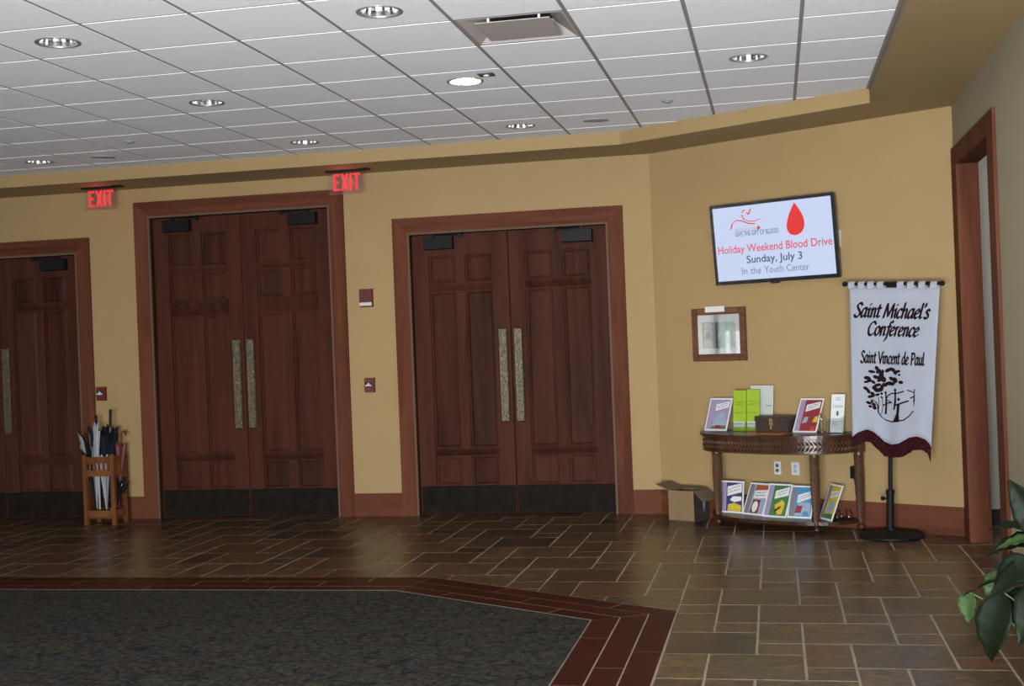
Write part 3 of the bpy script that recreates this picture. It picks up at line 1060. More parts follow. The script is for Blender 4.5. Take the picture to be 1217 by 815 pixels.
for (x, y), lb in (((-5.585, 9.845), 'round grey ceiling speaker over the gap beside the umbrella stand'), ((-1.317, 9.845), 'round grey ceiling speaker near the bend of the soffit')):
    o = thing('ceiling_speaker', lb, 'speaker', (x, y, ZC), group='round ceiling speakers')
    mb = MB(); mb.lathe([(0.1, 0.0), (0.1, -0.006), (0.09, -0.008), (0.088, -0.002)], 32, close=False); mb.build('rim', M['greyg'], o, smooth=40)
    mb = MB(); mb.lathe([(0.089, -0.002), (0.06, -0.006), (0.01, -0.008)], 32); mb.build('grille', M['greyg'], o, smooth=60)
for (x, y), lb in (((-4.992, 9.213), 'small round grey sprinkler cover near the ceiling speaker over the umbrella stand'), ((-0.707, 9.242), 'small round sprinkler cover in the ceiling above the television wall')):
    o = thing('sprinkler_cover', lb, 'sprinkler', (x, y, ZC), group='sprinkler covers')
    mb = MB(); mb.lathe([(0.045, -0.0005), (0.045, -0.004), (0.036, -0.010)], 24); mb.build('plate', M['greyg'], o, smooth=40)
    mb = MB(); mb.lathe([(0.03, -0.0102), (0.028, -0.016), (0.01, -0.018)], 24); mb.build('cap', M['tee'], o, smooth=40)
o = thing('ceiling_sensor', 'small dark square sensor with pale centre beside the lit downlight', 'sensor', (-1.747, 7.854, ZC))
mb = MB(); mb.box(-0.05, 0.05, -0.05, 0.05, -0.008, -0.0005); mb.build('plate', M['sensor'], o)
mb = MB(); mb.lathe([(0.02, -0.0082), (0.018, -0.016), (0.008, -0.02)], 16); mb.build('lens', M['whitep'], o, smooth=50)

# square plaque diffuser
cx, cy = GX + (VENT[0] + 0.5) * T, GY + (VENT[1] + 0.5) * T
o = thing('air_vent', 'square ceiling air diffuser with a taupe centre plate', 'air vent', (cx, cy, ZC))
h = T / 2 - GAP


def ring(mb, h0, z0, h1, z1):
    c0 = [(-h0, -h0, z0), (h0, -h0, z0), (h0, h0, z0), (-h0, h0, z0)]
    c1 = [(-h1, -h1, z1), (h1, -h1, z1), (h1, h1, z1), (-h1, h1, z1)]
    for k in range(4):
        k2 = (k + 1) % 4
        mb.poly([c0[k], c1[k], c1[k2], c0[k2]])


mb = MB(); ring(mb, h + 0.02, 0.0065, h - 0.012, 0.0005); ring(mb, h - 0.012, 0.0005, h - 0.12, 0.075); ring(mb, h - 0.12, 0.075, h - 0.12, 0.095)
mb.build('cone', M['ventplate'], o)
mb = MB(); mb.box(-h + 0.121, h - 0.121, -h + 0.121, h - 0.121, 0.088, 0.094); mb.build('duct_back', M['dark'], o)
mb = MB(); pp = 0.205
mb.box(-pp, pp, -pp, pp, -0.003, 0.001)
mb.build('centre_plate', M['ventplate'], o)
for sx in (-1, 1):
    for sy in (-1, 1):
        mb = MB(); mb.box(sx * 0.14 - 0.006, sx * 0.14 + 0.006, sy * 0.15 - 0.006, sy * 0.15 + 0.006, 0.0012, 0.088)
        mb.build('hanger', M['whitem'], o)


# ------------------------------------------------------------------ exit signs
def exit_sign(x, label):
    o = thing('exit_sign', label, 'exit sign', (x, 10.80, ZS), group='red exit signs')
    mb = MB(); mb.box(-0.185, 0.185, -0.02, 0.02, -0.018, -0.0005); mb.box(0.15, 0.225, -0.045, 0.045, -0.014, -0.0005)
    mb.build('mounting_bar', M['black'], o)
    mb = MB(); mb.box(-0.16, 0.16, -0.004, 0.004, -0.212, -0.0182); mb.build('acrylic_panel', M['acrylic'], o)
    mb = MB()
    z0, z1 = -0.188, -0.034
    y0, y1 = -0.0065, -0.0045

    def b(x0, x1, a, c):
        mb.box(x0, x1, y0, y1, a, c)
    t = 0.026
    b(-0.117, -0.117 + t, z0, z1); b(-0.117 + t, -0.052, z1 - 0.024, z1); b(-0.117 + t, -0.062, (z0 + z1) / 2 - 0.012, (z0 + z1) / 2 + 0.012); b(-0.117 + t, -0.052, z0, z0 + 0.024)
    mb.vprism([(-0.046, z1), (-0.018, z1), (0.032, z0), (0.004, z0)], y0, y1); mb.vprism([(0.004, z1), (0.032, z1), (-0.018, z0), (-0.046, z0)], y0 + 0.0003, y1)
    b(0.040, 0.064, z0, z1); b(0.094, 0.118, z0, z1 - 0.024); b(0.070, 0.142, z1 - 0.024, z1)
    mb.build('letters', M['exitred'], o)
    mb = MB(); mb.box(-0.16, 0.16, -0.005, 0.005, -0.217, -0.2125); mb.build('edge_glow', emis('exit_edge', (1, 0.08, 0.06, 1), 0.35), o)
    l = bpy.data.lights.new('exit_glow', 'POINT'); l.energy = 0.5; l.color = (1, 0.1, 0.08); l.shadow_soft_size = 0.08
    lo = bpy.data.objects.new('exit_glow', l); COL.objects.link(lo); lo.parent = o; lo.location = (0, -0.05, -0.11)
    return o


exit_sign(-6.178, 'red exit sign hanging from the soffit above the umbrella stand')
exit_sign(-3.742, 'red exit sign hanging from the soffit above the upper red alarm box')


# ------------------------------------------------------------------ alarm devices
def alarm_horn(x0, x1, z0, z1):
    o = thing('fire_alarm_horn', 'red wall alarm box with a white strip along its foot', 'alarm', ((x0 + x1) / 2, YW, (z0 + z1) / 2))
    w, h = (x1 - x0) / 2, (z1 - z0) / 2
    mb = MB(); mb.tbox(-w, w, -0.045, -0.0005, -h, h, 0.006); mb.build('housing', M['redbox'], o)
    mb = MB(); mb.box(-w + 0.008, w - 0.004, -0.052, -0.0455, -h + 0.012, -h + 0.042); mb.build('strobe', M['whitep'], o)
    for k in range(5):
        mb = MB(); mb.box(-w + 0.02, w - 0.02, -0.047, -0.0452, h - 0.03 - k * 0.018, h - 0.024 - k * 0.018); mb.build('slot', M['dark'], o)


alarm_horn(-3.748, -3.619, 1.937, 2.107)


def pull_station(xc, zc, label):
    o = thing('fire_pull_station', label, 'alarm', (xc, YW, zc), group='red fire alarm pull stations')
    mb = MB(); mb.tbox(-0.05, 0.05, -0.04, -0.0005, -0.068, 0.068, 0.006); mb.build('housing', M['redbox'], o)
    mb = MB(); mb.box(-0.036, 0.036, -0.046, -0.0402, -0.012, 0.03); mb.build('recess', M['dark'], o)
    mb = MB(); mb.box(-0.028, 0.028, -0.058, -0.0462, -0.008, 0.006); mb.box(-0.008, 0.008, -0.056, -0.0462, 0.006, 0.022); mb.build('handle', M['whitep'], o)


pull_station(-3.683, 1.215, 'red fire alarm pull station below the red alarm box')
pull_station(-6.406, 1.215, 'red fire alarm pull station above the umbrella stand')


# ------------------------------------------------------------------ text
def text_mesh(body, x0, x1, zbase, y, material, name, parent, height=None, bold=0.0, shear=0.0):
    cu = bpy.data.curves.new('txt', 'FONT'); cu.body = body; cu.size = 1.0; cu.offset = bold; cu.shear = shear
    cu.resolution_u = 3
    ob = bpy.data.objects.new('txt', cu); COL.objects.link(ob)
    dg = bpy.context.evaluated_depsgraph_get()
    me = bpy.data.meshes.new_from_object(ob.evaluated_get(dg))
    bpy.data.objects.remove(ob); bpy.data.curves.remove(cu)
    xs = [v.co.x for v in me.vertices]
    a_, b_ = min(xs), max(xs)
    k = (x1 - x0) / (b_ - a_)
    kz = height / 0.72 if height else k
    for v in me.vertices:
        v.co = Vector((x0 + (v.co.x - a_) * k, y, zbase + v.co.y * kz))
    me.materials.clear(); me.materials.append(material)
    me.name = name
    return link(name, me, parent)


# ------------------------------------------------------------------ television
tv = thing('television', 'flat television tilted forward on the wall showing a blood drive notice', 'television', W(1.262, 0.10, 2.30), AROT)
tv.rotation_mode = 'XYZ'
tv.rotation_euler = (math.radians(5.2), 0, -PI / 6)
hw, hh = 0.567, 0.333
mb = MB()
mb.tbox(-hw + 0.01, hw - 0.01, 0.0, 0.045, -hh + 0.01, hh - 0.01, -0.01)
mb.build('body', M['blackplastic'], tv)
mb = MB()
bz = 0.026
mb.box(-hw, -hw + bz, -0.012, 0.0, -hh, hh); mb.box(hw - bz, hw, -0.012, 0.0, -hh, hh)
mb.box(-hw + bz, hw - bz, -0.012, 0.0, hh - bz, hh); mb.box(-hw + bz, hw - bz, -0.012, 0.0, -hh, -hh + bz + 0.006)
mb.box(-0.05, 0.03, -0.010, 0.006, -hh - 0.012, -hh - 0.0002)
mb.build('bezel', M['blackplastic'], tv)
mb = MB(); mb.box(-hw + bz, hw - bz, -0.006, -0.0002, -hh + bz + 0.006, hh - bz)
mb.build('screen', M['screen'], tv)
mb = MB(); mb.box(-0.12, 0.12, 0.0452, 0.09, -0.1, 0.1); mb.build('wall_bracket', M['black'], tv)
sx0, sx1, sz0, sz1 = -hw + bz, hw - bz, -hh + bz + 0.006, hh - bz


def SXc(u): return sx0 + (sx1 - sx0) * u


def SZc(v): return sz0 + (sz1 - sz0) * v


yt = -0.0068
text_mesh('Holiday Weekend Blood Drive', SXc(0.02), SXc(0.985), SZc(0.375), yt, M['t_red'], 'headline', tv, height=0.066, bold=0.012)
text_mesh('Sunday, July 3', SXc(0.265), SXc(0.735), SZc(0.225), yt, M['t_dark'], 'date_line', tv, height=0.062, bold=0.012)
for wd_, u0_, u1_ in (('In', 0.215, 0.262), ('the', 0.290, 0.382), ('Youth', 0.410, 0.571), ('Center', 0.598, 0.785)):
    text_mesh(wd_, SXc(u0_), SXc(u1_), SZc(0.075), yt, M['t_mid'], 'place_word', tv, height=0.058)
text_mesh('GIVE THE GIFT OF BLOOD', SXc(0.185), SXc(0.555), SZc(0.595), yt, M['t_mid'], 'slogan', tv, height=0.040, bold=0.02)
text_mesh('HELP SAVE A LIFE', SXc(0.185), SXc(0.37), SZc(0.665), yt, M['t_pink'], 'small_slogan', tv, height=0.024)


def hull(pts):
    pts = sorted(set((round(x, 6), round(y, 6)) for x, y in pts))
    if len(pts) < 3:
        return pts

    def half(ps):
        h_ = []
        for p in ps:
            while len(h_) >= 2 and (h_[-1][0] - h_[-2][0]) * (p[1] - h_[-2][1]) - (h_[-1][1] - h_[-2][1]) * (p[0] - h_[-2][0]) <= 0:
                h_.pop()
            h_.append(p)
        return h_
    lo = half(pts); up = half(pts[::-1])
    return lo[:-1] + up[:-1]


def pen(mb, path, nib, thin, ang, fn):
    """chisel-pen stroke along a path; fn maps pen coordinates to 3D"""
    ca, sa = math.cos(ang), math.sin(ang)
    c = [(nib * ca - thin * sa, nib * sa + thin * ca), (nib * ca + thin * sa, nib * sa - thin * ca)]
    c += [(-x, -y) for x, y in c]
    for (x0, y0), (x1, y1) in zip(path[:-1], path[1:]):
        hl = hull([(x0 + a_, y0 + b_) for a_, b_ in c] + [(x1 + a_, y1 + b_) for a_, b_ in c])
        mb.poly([fn(x, y) for x, y in hl])


# swoosh mark, cross and red drop on the screen
mb = MB()
fS = lambda x, y: (SXc(x), yt, SZc(y))
pen(mb, [(0.15, 0.70), (0.165, 0.77), (0.20, 0.815), (0.25, 0.80), (0.31, 0.755), (0.36, 0.745)], 0.006, 0.003, 0.8, fS)
pen(mb, [(0.26, 0.905), (0.272, 0.94), (0.287, 0.935)], 0.005, 0.003, 0.8, fS)
pen(mb, [(0.255, 0.88), (0.27, 0.82), (0.31, 0.785), (0.36, 0.78), (0.41, 0.80)], 0.004, 0.003, 0.8, fS)
pen(mb, [(0.30, 0.905), (0.315, 0.875), (0.335, 0.95)], 0.005, 0.003, 0.8, fS)
pen(mb, [(0.375, 0.685), (0.405, 0.685)], 0.0, 0.012, 0, fS); pen(mb, [(0.39, 0.655), (0.39, 0.715)], 0.005, 0.0, 0, fS)
mb.build('logo_swoosh', M['t_dkred'], tv)
mb = MB()
drop = []
for k in range(41):
    a_ = 2 * PI * k / 40
    drop.append((0.705 + 0.098 * math.sin(a_) * (math.sin(a_ / 2) ** 1.15) + 0.012 * (math.cos(a_) < 0) * math.cos(a_), 0.755 + 0.215 * math.cos(a_)))
mb.poly([fS(x, y) for x, y in drop[:-1]][::-1])
mb.build('red_drop', M['t_dkred'], tv)

# small white box on the wall beside the television
o = thing('cable_box', 'small white plastic box on the wall at the edge of the television', 'box', W(1.79, 0, 2.275), AROT)
mb = MB(); mb.tbox(-0.022, 0.022, -0.03, -0.0005, -0.068, 0.068, 0.005); mb.build('cover', M['whitep'], o)
mb = MB(); mb.box(-0.012, 0.012, -0.033, -0.0302, -0.02, 0.02); mb.build('jack', M['greyg'], o)

# ------------------------------------------------------------------ picture frame
pf = thing('framed_picture', 'wooden framed picture under glass with a white tag on its top edge', 'picture', W(0.66, 0, 1.559), AROT)
for (x0, x1, z0, z1, nm) in ((-0.266, -0.206, -0.226, 0.226, 'frame_side'), (0.206, 0.266, -0.226, 0.226, 'frame_side'), (-0.206, 0.206, 0.168, 0.226, 'frame_rail'), (-0.206, 0.206, -0.226, -0.166, 'frame_rail')):
    mb = MB(); mb.tbox(x0, x1, -0.03, -0.0005, z0, z1, 0.008); mb.build(nm, M['framewood'], pf)
mb = MB(); mb.box(-0.206, 0.206, -0.010, -0.0005, -0.166, 0.168); mb.build('mat_board', M['mat_board'], pf)
mb = MB(); mb.box(-0.165, 0.165, -0.0112, -0.0102, -0.118, 0.105); mb.build('print', M['pic1'], pf)
mb = MB(); mb.box(-0.012, 0.163, -0.0118, -0.0113, -0.112, 0.100); mb.build('painted_reflection', M['pic_reflection'], pf)  # green window reflection of the glass, painted over the right half
mb = MB()
for x0, x1, z0, z1 in ((-0.165, -0.152, -0.118, 0.105), (-0.062, -0.05, -0.118, 0.105), (-0.152, -0.062, 0.045, 0.052), (-0.152, -0.062, -0.04, -0.032), (-0.152, -0.062, 0.098, 0.105), (-0.03, -0.014, -0.118, 0.105)):
    mb.box(x0, x1, -0.0122, -0.0119, z0, z1)
for a_, b_ in ((-0.14, -0.085), (-0.12, -0.1)):
    mb.vprism([(a_, -0.025), (a_ + 0.045, -0.025), (a_ + 0.022, 0.03)], -0.0124, -0.0123)
mb.build('print_lines', M['picdark'], pf)
mb = MB(); mb.box(-0.206, 0.206, -0.021, -0.0185, -0.166, 0.168); mb.build('glass', M['glass'], pf)
mb = MB(); mb.box(-0.115, 0.075, -0.036, -0.0302, 0.190, 0.238); mb.build('title_tag', M['paper'], pf)

# ------------------------------------------------------------------ outlets
for s0, s1, style, lb in ((1.134, 1.197, 0, 'white wall outlet with dark sockets under the carved table'), (1.293, 1.366, 1, 'white wall outlet with blank pale sockets under the carved table')):
    o = thing('wall_outlet', lb, 'outlet', W((s0 + s1) / 2, 0, 0.446), AROT, group='wall outlets under the table')
    w = (s1 - s0) / 2
    mb = MB(); mb.tbox(-w, w, -0.007, -0.0005, -0.055, 0.055, 0.004); mb.build('cover_plate', M['whitep'], o)
    for z in (-0.02, 0.02):
        mb = MB(); mb.lathe([(0.0155, -0.003), (0.0155, 0.0)], 16)
        q = mb.build('socket', M['picdark'] if style == 0 else M['ppale'], o, (0, -0.0072, z), (PI / 2, 0, 0))
o = thing('power_adapter', 'small black power adapter plugged in low on the wall behind the carved table', 'adapter', W(1.855, 0, 0.438), AROT)
mb = MB(); mb.tbox(-0.026, 0.026, -0.05, -0.0006, -0.052, 0.052, 0.006); mb.build('casing', M['black'], o)
mb = MB(); mb.tube([(0, -0.025, -0.05), (0.01, -0.03, -0.09), (0.03, -0.022, -0.18), (0.05, -0.04, -0.36), (0.052, -0.05, -0.43)], 0.004, 6); mb.build('lead', M['black'], o)

# ------------------------------------------------------------------ carved demilune table
TS, TD0, THW, TDEP = 1.275, 0.012, 0.70, 0.545
tb = thing('carved_console_table', 'dark carved half-moon console table with barley twist legs and a low shelf', 'table', W(TS, 0, 0), AROT)


def demi(hw_, dep, d0, n=36, ex=2.7):
    pts = []
    for k in range(n + 1):
        a_ = PI * k / n
        c, s = math.cos(a_), math.sin(a_)
        x = hw_ * math.copysign(abs(c) ** (2 / ex), c); y = dep * abs(s) ** (2 / ex)
        pts.append((x, -(d0 + y)))
    return pts


ZT = 0.757
mb = MB()
out = demi(THW, TDEP, TD0)
mb.prism(out, ZT - 0.018, ZT)
inn = demi(THW - 0.010, TDEP - 0.010, TD0 + 0.0)
mb.prism(inn, ZT - 0.028, ZT - 0.018)
mb.build('table_top', M['tablewood'], tb)
ap = demi(THW - 0.028, TDEP - 0.03, TD0 + 0.004)
ap_in = demi(THW - 0.05, TDEP - 0.052, TD0 + 0.004)
mb = MB()
n = len(ap)
zA0, zA1 = ZT - 0.140, ZT - 0.0282
for i in range(n - 1):
    a_, b_, c_, d_ = ap[i], ap[i + 1], ap_in[i + 1], ap_in[i]
    vs = [(a_[0], a_[1], zA0), (b_[0], b_[1], zA0), (c_[0], c_[1], zA0), (d_[0], d_[1], zA0), (a_[0], a_[1], zA1), (b_[0], b_[1], zA1), (c_[0], c_[1], zA1), (d_[0], d_[1], zA1)]
    mb.mesh(vs, [(0, 3, 2, 1), (4, 5, 6, 7), (0, 1, 5, 4), (2, 3, 7, 6)])
mb.build('apron', M['tablewood'], tb, fix=True)
# carved leaf chevrons in relief along the apron
fine = demi(THW - 0.027, TDEP - 0.029, TD0 + 0.004, 800)
arc = [0.0]
for i in range(1, len(fine)):
    arc.append(arc[-1] + math.hypot(fine[i][0] - fine[i - 1][0], fine[i][1] - fine[i - 1][1]))


def on_arc(t):
    t = min(max(t, 0), arc[-1] - 1e-5)
    lo_, hi_ = 0, len(arc) - 1
    while hi_ - lo_ > 1:
        m_ = (lo_ + hi_) // 2
        if arc[m_] <= t: lo_ = m_
        else: hi_ = m_
    f = (t - arc[lo_]) / (arc[hi_] - arc[lo_])
    p = (fine[lo_][0] + f * (fine[hi_][0] - fine[lo_][0]), fine[lo_][1] + f * (fine[hi_][1] - fine[lo_][1]))
    tx, ty = fine[hi_][0] - fine[lo_][0], fine[hi_][1] - fine[lo_][1]
    L = math.hypot(tx, ty); nx, ny = ty / L, -tx / L
    if nx * p[0] + ny * (p[1] + 0.2) < 0: nx, ny = -nx, -ny
    return p, (nx, ny)


mb = MB()


def relief(t0, z0, t1, z1, wd, ht):
    # lens-shaped carved leaf from (t0, z0) to (t1, z1)
    L = math.hypot(t1 - t0, z1 - z0); px, pz = -(z1 - z0) / L * wd, (t1 - t0) / L * wd

    def P(t, z, h_):
        p, n_ = on_arc(t); return (p[0] + n_[0] * h_, p[1] + n_[1] * h_, z)
    tm, zm = (t0 + t1) / 2, (z0 + z1) / 2
    vs = [P(t0, z0, 0), P(tm + px, zm + pz, 0), P(t1, z1, 0), P(tm - px, zm - pz, 0), P(tm, zm, ht)]
    mb.mesh(vs, [(0, 1, 4), (1, 2, 4), (2, 3, 4), (3, 0, 4)])


zmid = (zA0 + zA1) / 2
t = 0.10
while t < arc[-1] - 0.08:
    relief(t, zmid - 0.002, t + 0.042, zA1 - 0.012, 0.011, 0.010)
    relief(t, zmid + 0.002, t + 0.042, zA0 + 0.012, 0.011, 0.010)
    t += 0.031
mb.build('apron_carving', M['carving'], tb, fix=True)
for z0, z1, nm in ((zA0 - 0.006, zA0 + 0.006, 'lower_bead'), (zA1 - 0.004, zA1 + 0.004, 'upper_bead')):
    mb = MB()
    mb.tube([(p[0], p[1], (z0 + z1) / 2) for p in demi(THW - 0.026, TDEP - 0.028, TD0 + 0.006, 60)], (z1 - z0) / 2, 6)
    mb.build(nm, M['carving'], tb, smooth=60)


def twist_leg_mesh():
    mb = MB(); n = 54; rows = 230
    vs = []; fs = []
    z0, z1 = 0.055, zA0 - 0.004
    for j in range(rows + 1):
        f = j / rows; z = z0 + (z1 - z0) * f
        r = 0.020 + 0.013 * math.sin(min(1, f * 1.25) * PI * 0.62) + (0.004 if f > 0.93 else 0)
        amp = 0.17 if 0.05 < f < 0.95 else 0
        for k in range(n):
            a_ = 2 * PI * k / n
            rr = r * (1 + amp * math.sin(6 * a_ + f * 96))
            vs.append((rr * math.cos(a_), rr * math.sin(a_), z))
    for j in range(rows):
        for k in range(n):
            k2 = (k + 1) % n
            fs.append((j * n + k, j * n + k2, (j + 1) * n + k2, (j + 1) * n + k))
    mb.mesh(vs, fs)
    return mb.data('leg', M['carving'], smooth=50)


leg_me = twist_leg_mesh()
LEGS = [(0.785, 0.315), (1.705, 0.375), (0.645, 0.085), (1.93, 0.085)]
mbf = MB(); mbf.lathe([(0.012, 0.0), (0.024, 0.006), (0.031, 0.024), (0.027, 0.042), (0.016, 0.050), (0.022, 0.056), (0.022, 0.062)], 20)
foot_me = mbf.data('foot', M['tablewood'], smooth=50)
mbb = MB(); mbb.tbox(-0.038, 0.038, -0.036, 0.036, zA0 - 0.012, zA1 - 0.0002, 0.004)
for k in range(8):
    a_ = 2 * PI * k / 8
    c, s = math.cos(a_) * 0.02, math.sin(a_) * 0.02
    mbb.mesh([(0, -0.042, zmid), (c + s * 0.35, -0.0358, zmid + s - c * 0.35), (1.35 * c, -0.0358, zmid + 1.35 * s), (c - s * 0.35, -0.0358, zmid + s + c * 0.35)], [(0, 1, 2), (0, 2, 3)])
block_me = mbb.data('leg_block', M['carving'])
for s_, d_ in LEGS:
    lg = link('leg', leg_me, tb, (s_ - TS, -d_, 0))
    link('foot', foot_me, lg)
    link('corner_block', block_me, lg)
ZSH = 0.085
mb = MB()
mb.prism([(p[0], p[1]) for p in demi(THW - 0.05, TDEP - 0.115, TD0 + 0.02, 30, 2.4)], ZSH - 0.026, ZSH)
mb.build('shelf', M['tablewood'], tb)


# ------------------------------------------------------------------ booklets and papers
def card_thing(name, label, cat, s0, d, z, w, h, lean, yaw=0, thick=0.004, group=None, easel=False):
    """a leaning card: local x to the right, local z up its face, its back towards the wall"""
    o = thing(name, label, cat, W(s0 + w / 2, d, z), group=group)
    o.rotation_euler = (Matrix.Rotation(-PI / 6 + yaw, 4, 'Z') @ Matrix.Rotation(-math.radians(lean), 4, 'X')).to_euler()
    return o


def rect(o, nm, m, w, h, x0, x1, z0, z1, lay=1):
    mb = MB(); mb.box(-w / 2 + x0 * w, -w / 2 + x1 * w, -0.004 - 0.0006 * lay, -0.004 - 0.0006 * lay + 0.0005, z0 * h, z1 * h)
    return mb.build(nm, m, o)


def shape_on(o, nm, m, w, h, pts, lay=1):
    mb = MB(); mb.vprism([(-w / 2 + x * w, z * h) for x, z in pts], -0.004 - 0.0006 * lay, -0.004 - 0.0006 * lay + 0.0005)
    return mb.build(nm, m, o)


def scribble(o, w, h, lines, m, lay=4, nm='title_lines', wd=0.0028):
    mb = MB()
    rnd = random.Random(len(lines) * 7 + int(w * 1000))
    for (x0, z0, x1, z1) in lines:
        n_ = 9; path = []
        for k in range(n_ + 1):
            f = k / n_
            path.append((-w / 2 + (x0 + (x1 - x0) * f) * w, (z0 + (z1 - z0) * f) * h + rnd.uniform(-1, 1) * 0.0042))
        pen(mb, path, wd, 0.0012, 0.7, lambda x, y: (x, -0.004 - 0.0006 * lay, y))
    return tag(mb.build(nm, m, o), kind='stuff')


def ell(cx_, cz_, rx, rz, n=18, a0=0):
    return [(cx_ + rx * math.cos(a0 + 2 * PI * k / n), cz_ + rz * math.sin(a0 + 2 * PI * k / n)) for k in range(n)]


def booklet(label, s0, d, z, w, h, lean, yaw, band, field, art, title, easel=True, group='booklets on the carved table'):
    o = card_thing('booklet', label, 'booklet', s0, d, z, w, h, lean, yaw, group=group)
    mb = MB(); mb.box(-w / 2, w / 2, -0.004, 0.004, 0, h); mb.build('cover', M['paper'], o)
    rect(o, 'spine_band', band, w, h, 0.05, 0.26, 0.05, 0.95)
    rect(o, 'cover_field', field, w, h, 0.26, 0.95, 0.05, 0.95)
    for i, (nm, m, pts) in enumerate(art):
        shape_on(o, nm, m, w, h, pts, 2 + (i > 0) + (i > 1))
    shape_on(o, 'title_panel', M['paper'], w, h, title, 4)
    (xa, za), (xb, zb), (xc, zc), (xd, zd) = title[:4]
    # two lines of lettering too small to read
    ln = []
    for f in (0.68, 0.36):
        ln.append((xa + 0.06 + (xd - xa) * f, za + (zd - za) * f, xb - 0.08 + (xc - xb) * f, zb + (zc - zb) * f))
    scribble(o, w, h, ln, M['greyink'], 6)
    if easel:
        L = 0.6 * h
        a_ = math.radians(lean)
        # strut from the back of the cover down to the surface
        t_ = (L * math.sin(a_) + 0.0, L * math.cos(a_))
        mb = MB(); bz = -L * 0.0
        dv_ = Vector((0, math.cos(a_), -math.sin(a_)))
        foot = Vector((0, L * math.cos(a_) * math.tan(math.radians(7)) + 0.0, 0))
        # vertical-ish strut in card coordinates: drop from (0, .004, L) to the table plane
        down = Vector((0, -math.sin(a_), -math.cos(a_)))
        p0 = Vector((0, 0.0045, L)); Ld = (L * math.cos(a_) - 0.0045 * math.sin(a_)) - 0.004
        p1 = p0 + down * Ld
        if p1.y < 0.006:
            p1 = Vector((0, 0.02 + 0.1 * L, 0.1))
        mb.mesh([(-0.03, p0.y, p0.z), (0.03, p0.y, p0.z), (0.03, p0.y + 0.002, p0.z), (-0.03, p0.y + 0.002, p0.z), (-0.03, p1.y, p1.z), (0.03, p1.y, p1.z), (0.03, p1.y + 0.002, p1.z), (-0.03, p1.y + 0.002, p1.z)],
                [(0, 1, 5, 4), (3, 7, 6, 2), (0, 4, 7, 3), (1, 2, 6, 5), (0, 3, 2, 1), (4, 5, 6, 7)])
        mb.build('easel_strut', M['black'], o)
    return o


ttl = [(0.34, 0.60), (0.90, 0.72), (0.90, 0.90), (0.34, 0.80)]
ttl2 = [(0.36, 0.56), (0.90, 0.70), (0.90, 0.88), (0.36, 0.74)]
booklet('booklet with a pale blue dome on its cover beside the lime leaflets', 0.612, 0.215, ZT + 0.001, 0.215, 0.29, 24, 0.0, M['lilac'], M['lilac'],
        [('dome', M['ppale'], [(0.30, 0.14), (0.86, 0.14), (0.86, 0.36), (0.78, 0.5), (0.62, 0.56), (0.45, 0.5), (0.36, 0.36)]), ('green_base', M['pgreen'], [(0.26, 0.06), (0.95, 0.06), (0.9, 0.16), (0.28, 0.14)]), ('red_base', M['pred'], [(0.42, 0.06), (0.74, 0.06), (0.7, 0.17), (0.46, 0.17)])], ttl)
booklet('red booklet with a colourful picture leaning beside the dark box', 1.437, 0.215, ZT + 0.001, 0.208, 0.305, 31, 0.0, M['lilac'], M['pred'],
        [('blue_patch', M['ppale'], [(0.3, 0.26), (0.5, 0.3), (0.52, 0.46), (0.36, 0.44)]), ('yellow_patch', M['pyellow'], [(0.72, 0.3), (0.94, 0.3), (0.94, 0.48), (0.8, 0.46)]), ('yellow_patch', M['porange'], [(0.7, 0.05), (0.92, 0.05), (0.88, 0.18), (0.74, 0.16)])], ttl)
grp = 'booklets on the low shelf'
booklet('navy booklet with a yellow shape on the low shelf behind the first twisted leg', 0.745, 0.225, ZSH + 0.001, 0.215, 0.262, 8, 0.02, M['lilac'], M['pnavy'],
        [('yellow_shape', M['pyellow'], [(0.32, 0.06), (0.9, 0.06), (0.92, 0.24), (0.6, 0.32), (0.34, 0.26)]), ('white_shape', M['paper'], [(0.42, 0.4), (0.6, 0.34), (0.92, 0.4), (0.92, 0.52), (0.55, 0.52)])], [(0.3, 0.52), (0.92, 0.66), (0.92, 0.94), (0.3, 0.82)], group=grp)
booklet('orange and pale booklet tilted over its neighbour on the low shelf', 0.965, 0.262, ZSH + 0.001, 0.212, 0.275, 27, -0.16, M['grey_lilac'], M['ppale'],
        [('orange_top', M['porange'], [(0.3, 0.72), (0.95, 0.72), (0.95, 0.94), (0.36, 0.94)]), ('red_outline', M['pred'], [(0.32, 0.06), (0.72, 0.06), (0.72, 0.48), (0.36, 0.48)]), ('pale_figure', M['paper'], ell(0.52, 0.26, 0.13, 0.17))], [(0.34, 0.52), (0.95, 0.54), (0.95, 0.80), (0.34, 0.76)], group=grp)
booklet('green booklet with a yellow picture upright on the low shelf', 1.185, 0.300, ZSH + 0.001, 0.213, 0.285, 28, 0.0, M['lilac'], M['pgreen'],
        [('yellow_picture', M['pyellow'], [(0.42, 0.36), (0.7, 0.52), (0.84, 0.42), (0.78, 0.1), (0.6, 0.08), (0.5, 0.2)]), ('brown_patch', M['tablewood'], [(0.48, 0.14), (0.7, 0.3), (0.66, 0.34), (0.46, 0.22)])], [(0.36, 0.54), (0.92, 0.66), (0.92, 0.92), (0.36, 0.78)], group=grp)
booklet('blue booklet with red shapes on the low shelf against the second twisted leg', 1.392, 0.262, ZSH + 0.001, 0.200, 0.272, 27, 0.14, M['grey_lilac'], M['pblue'],
        [('white_ground', M['ppale'], [(0.3, 0.08), (0.92, 0.08), (0.92, 0.46), (0.4, 0.5)]), ('red_shape', M['pred'], [(0.28, 0.16), (0.54, 0.16), (0.58, 0.38), (0.34, 0.38)]), ('blue_shape', M['pblue'], ell(0.74, 0.14, 0.14, 0.08))], [(0.34, 0.46), (0.95, 0.64), (0.95, 0.86), (0.34, 0.7)], group=grp)
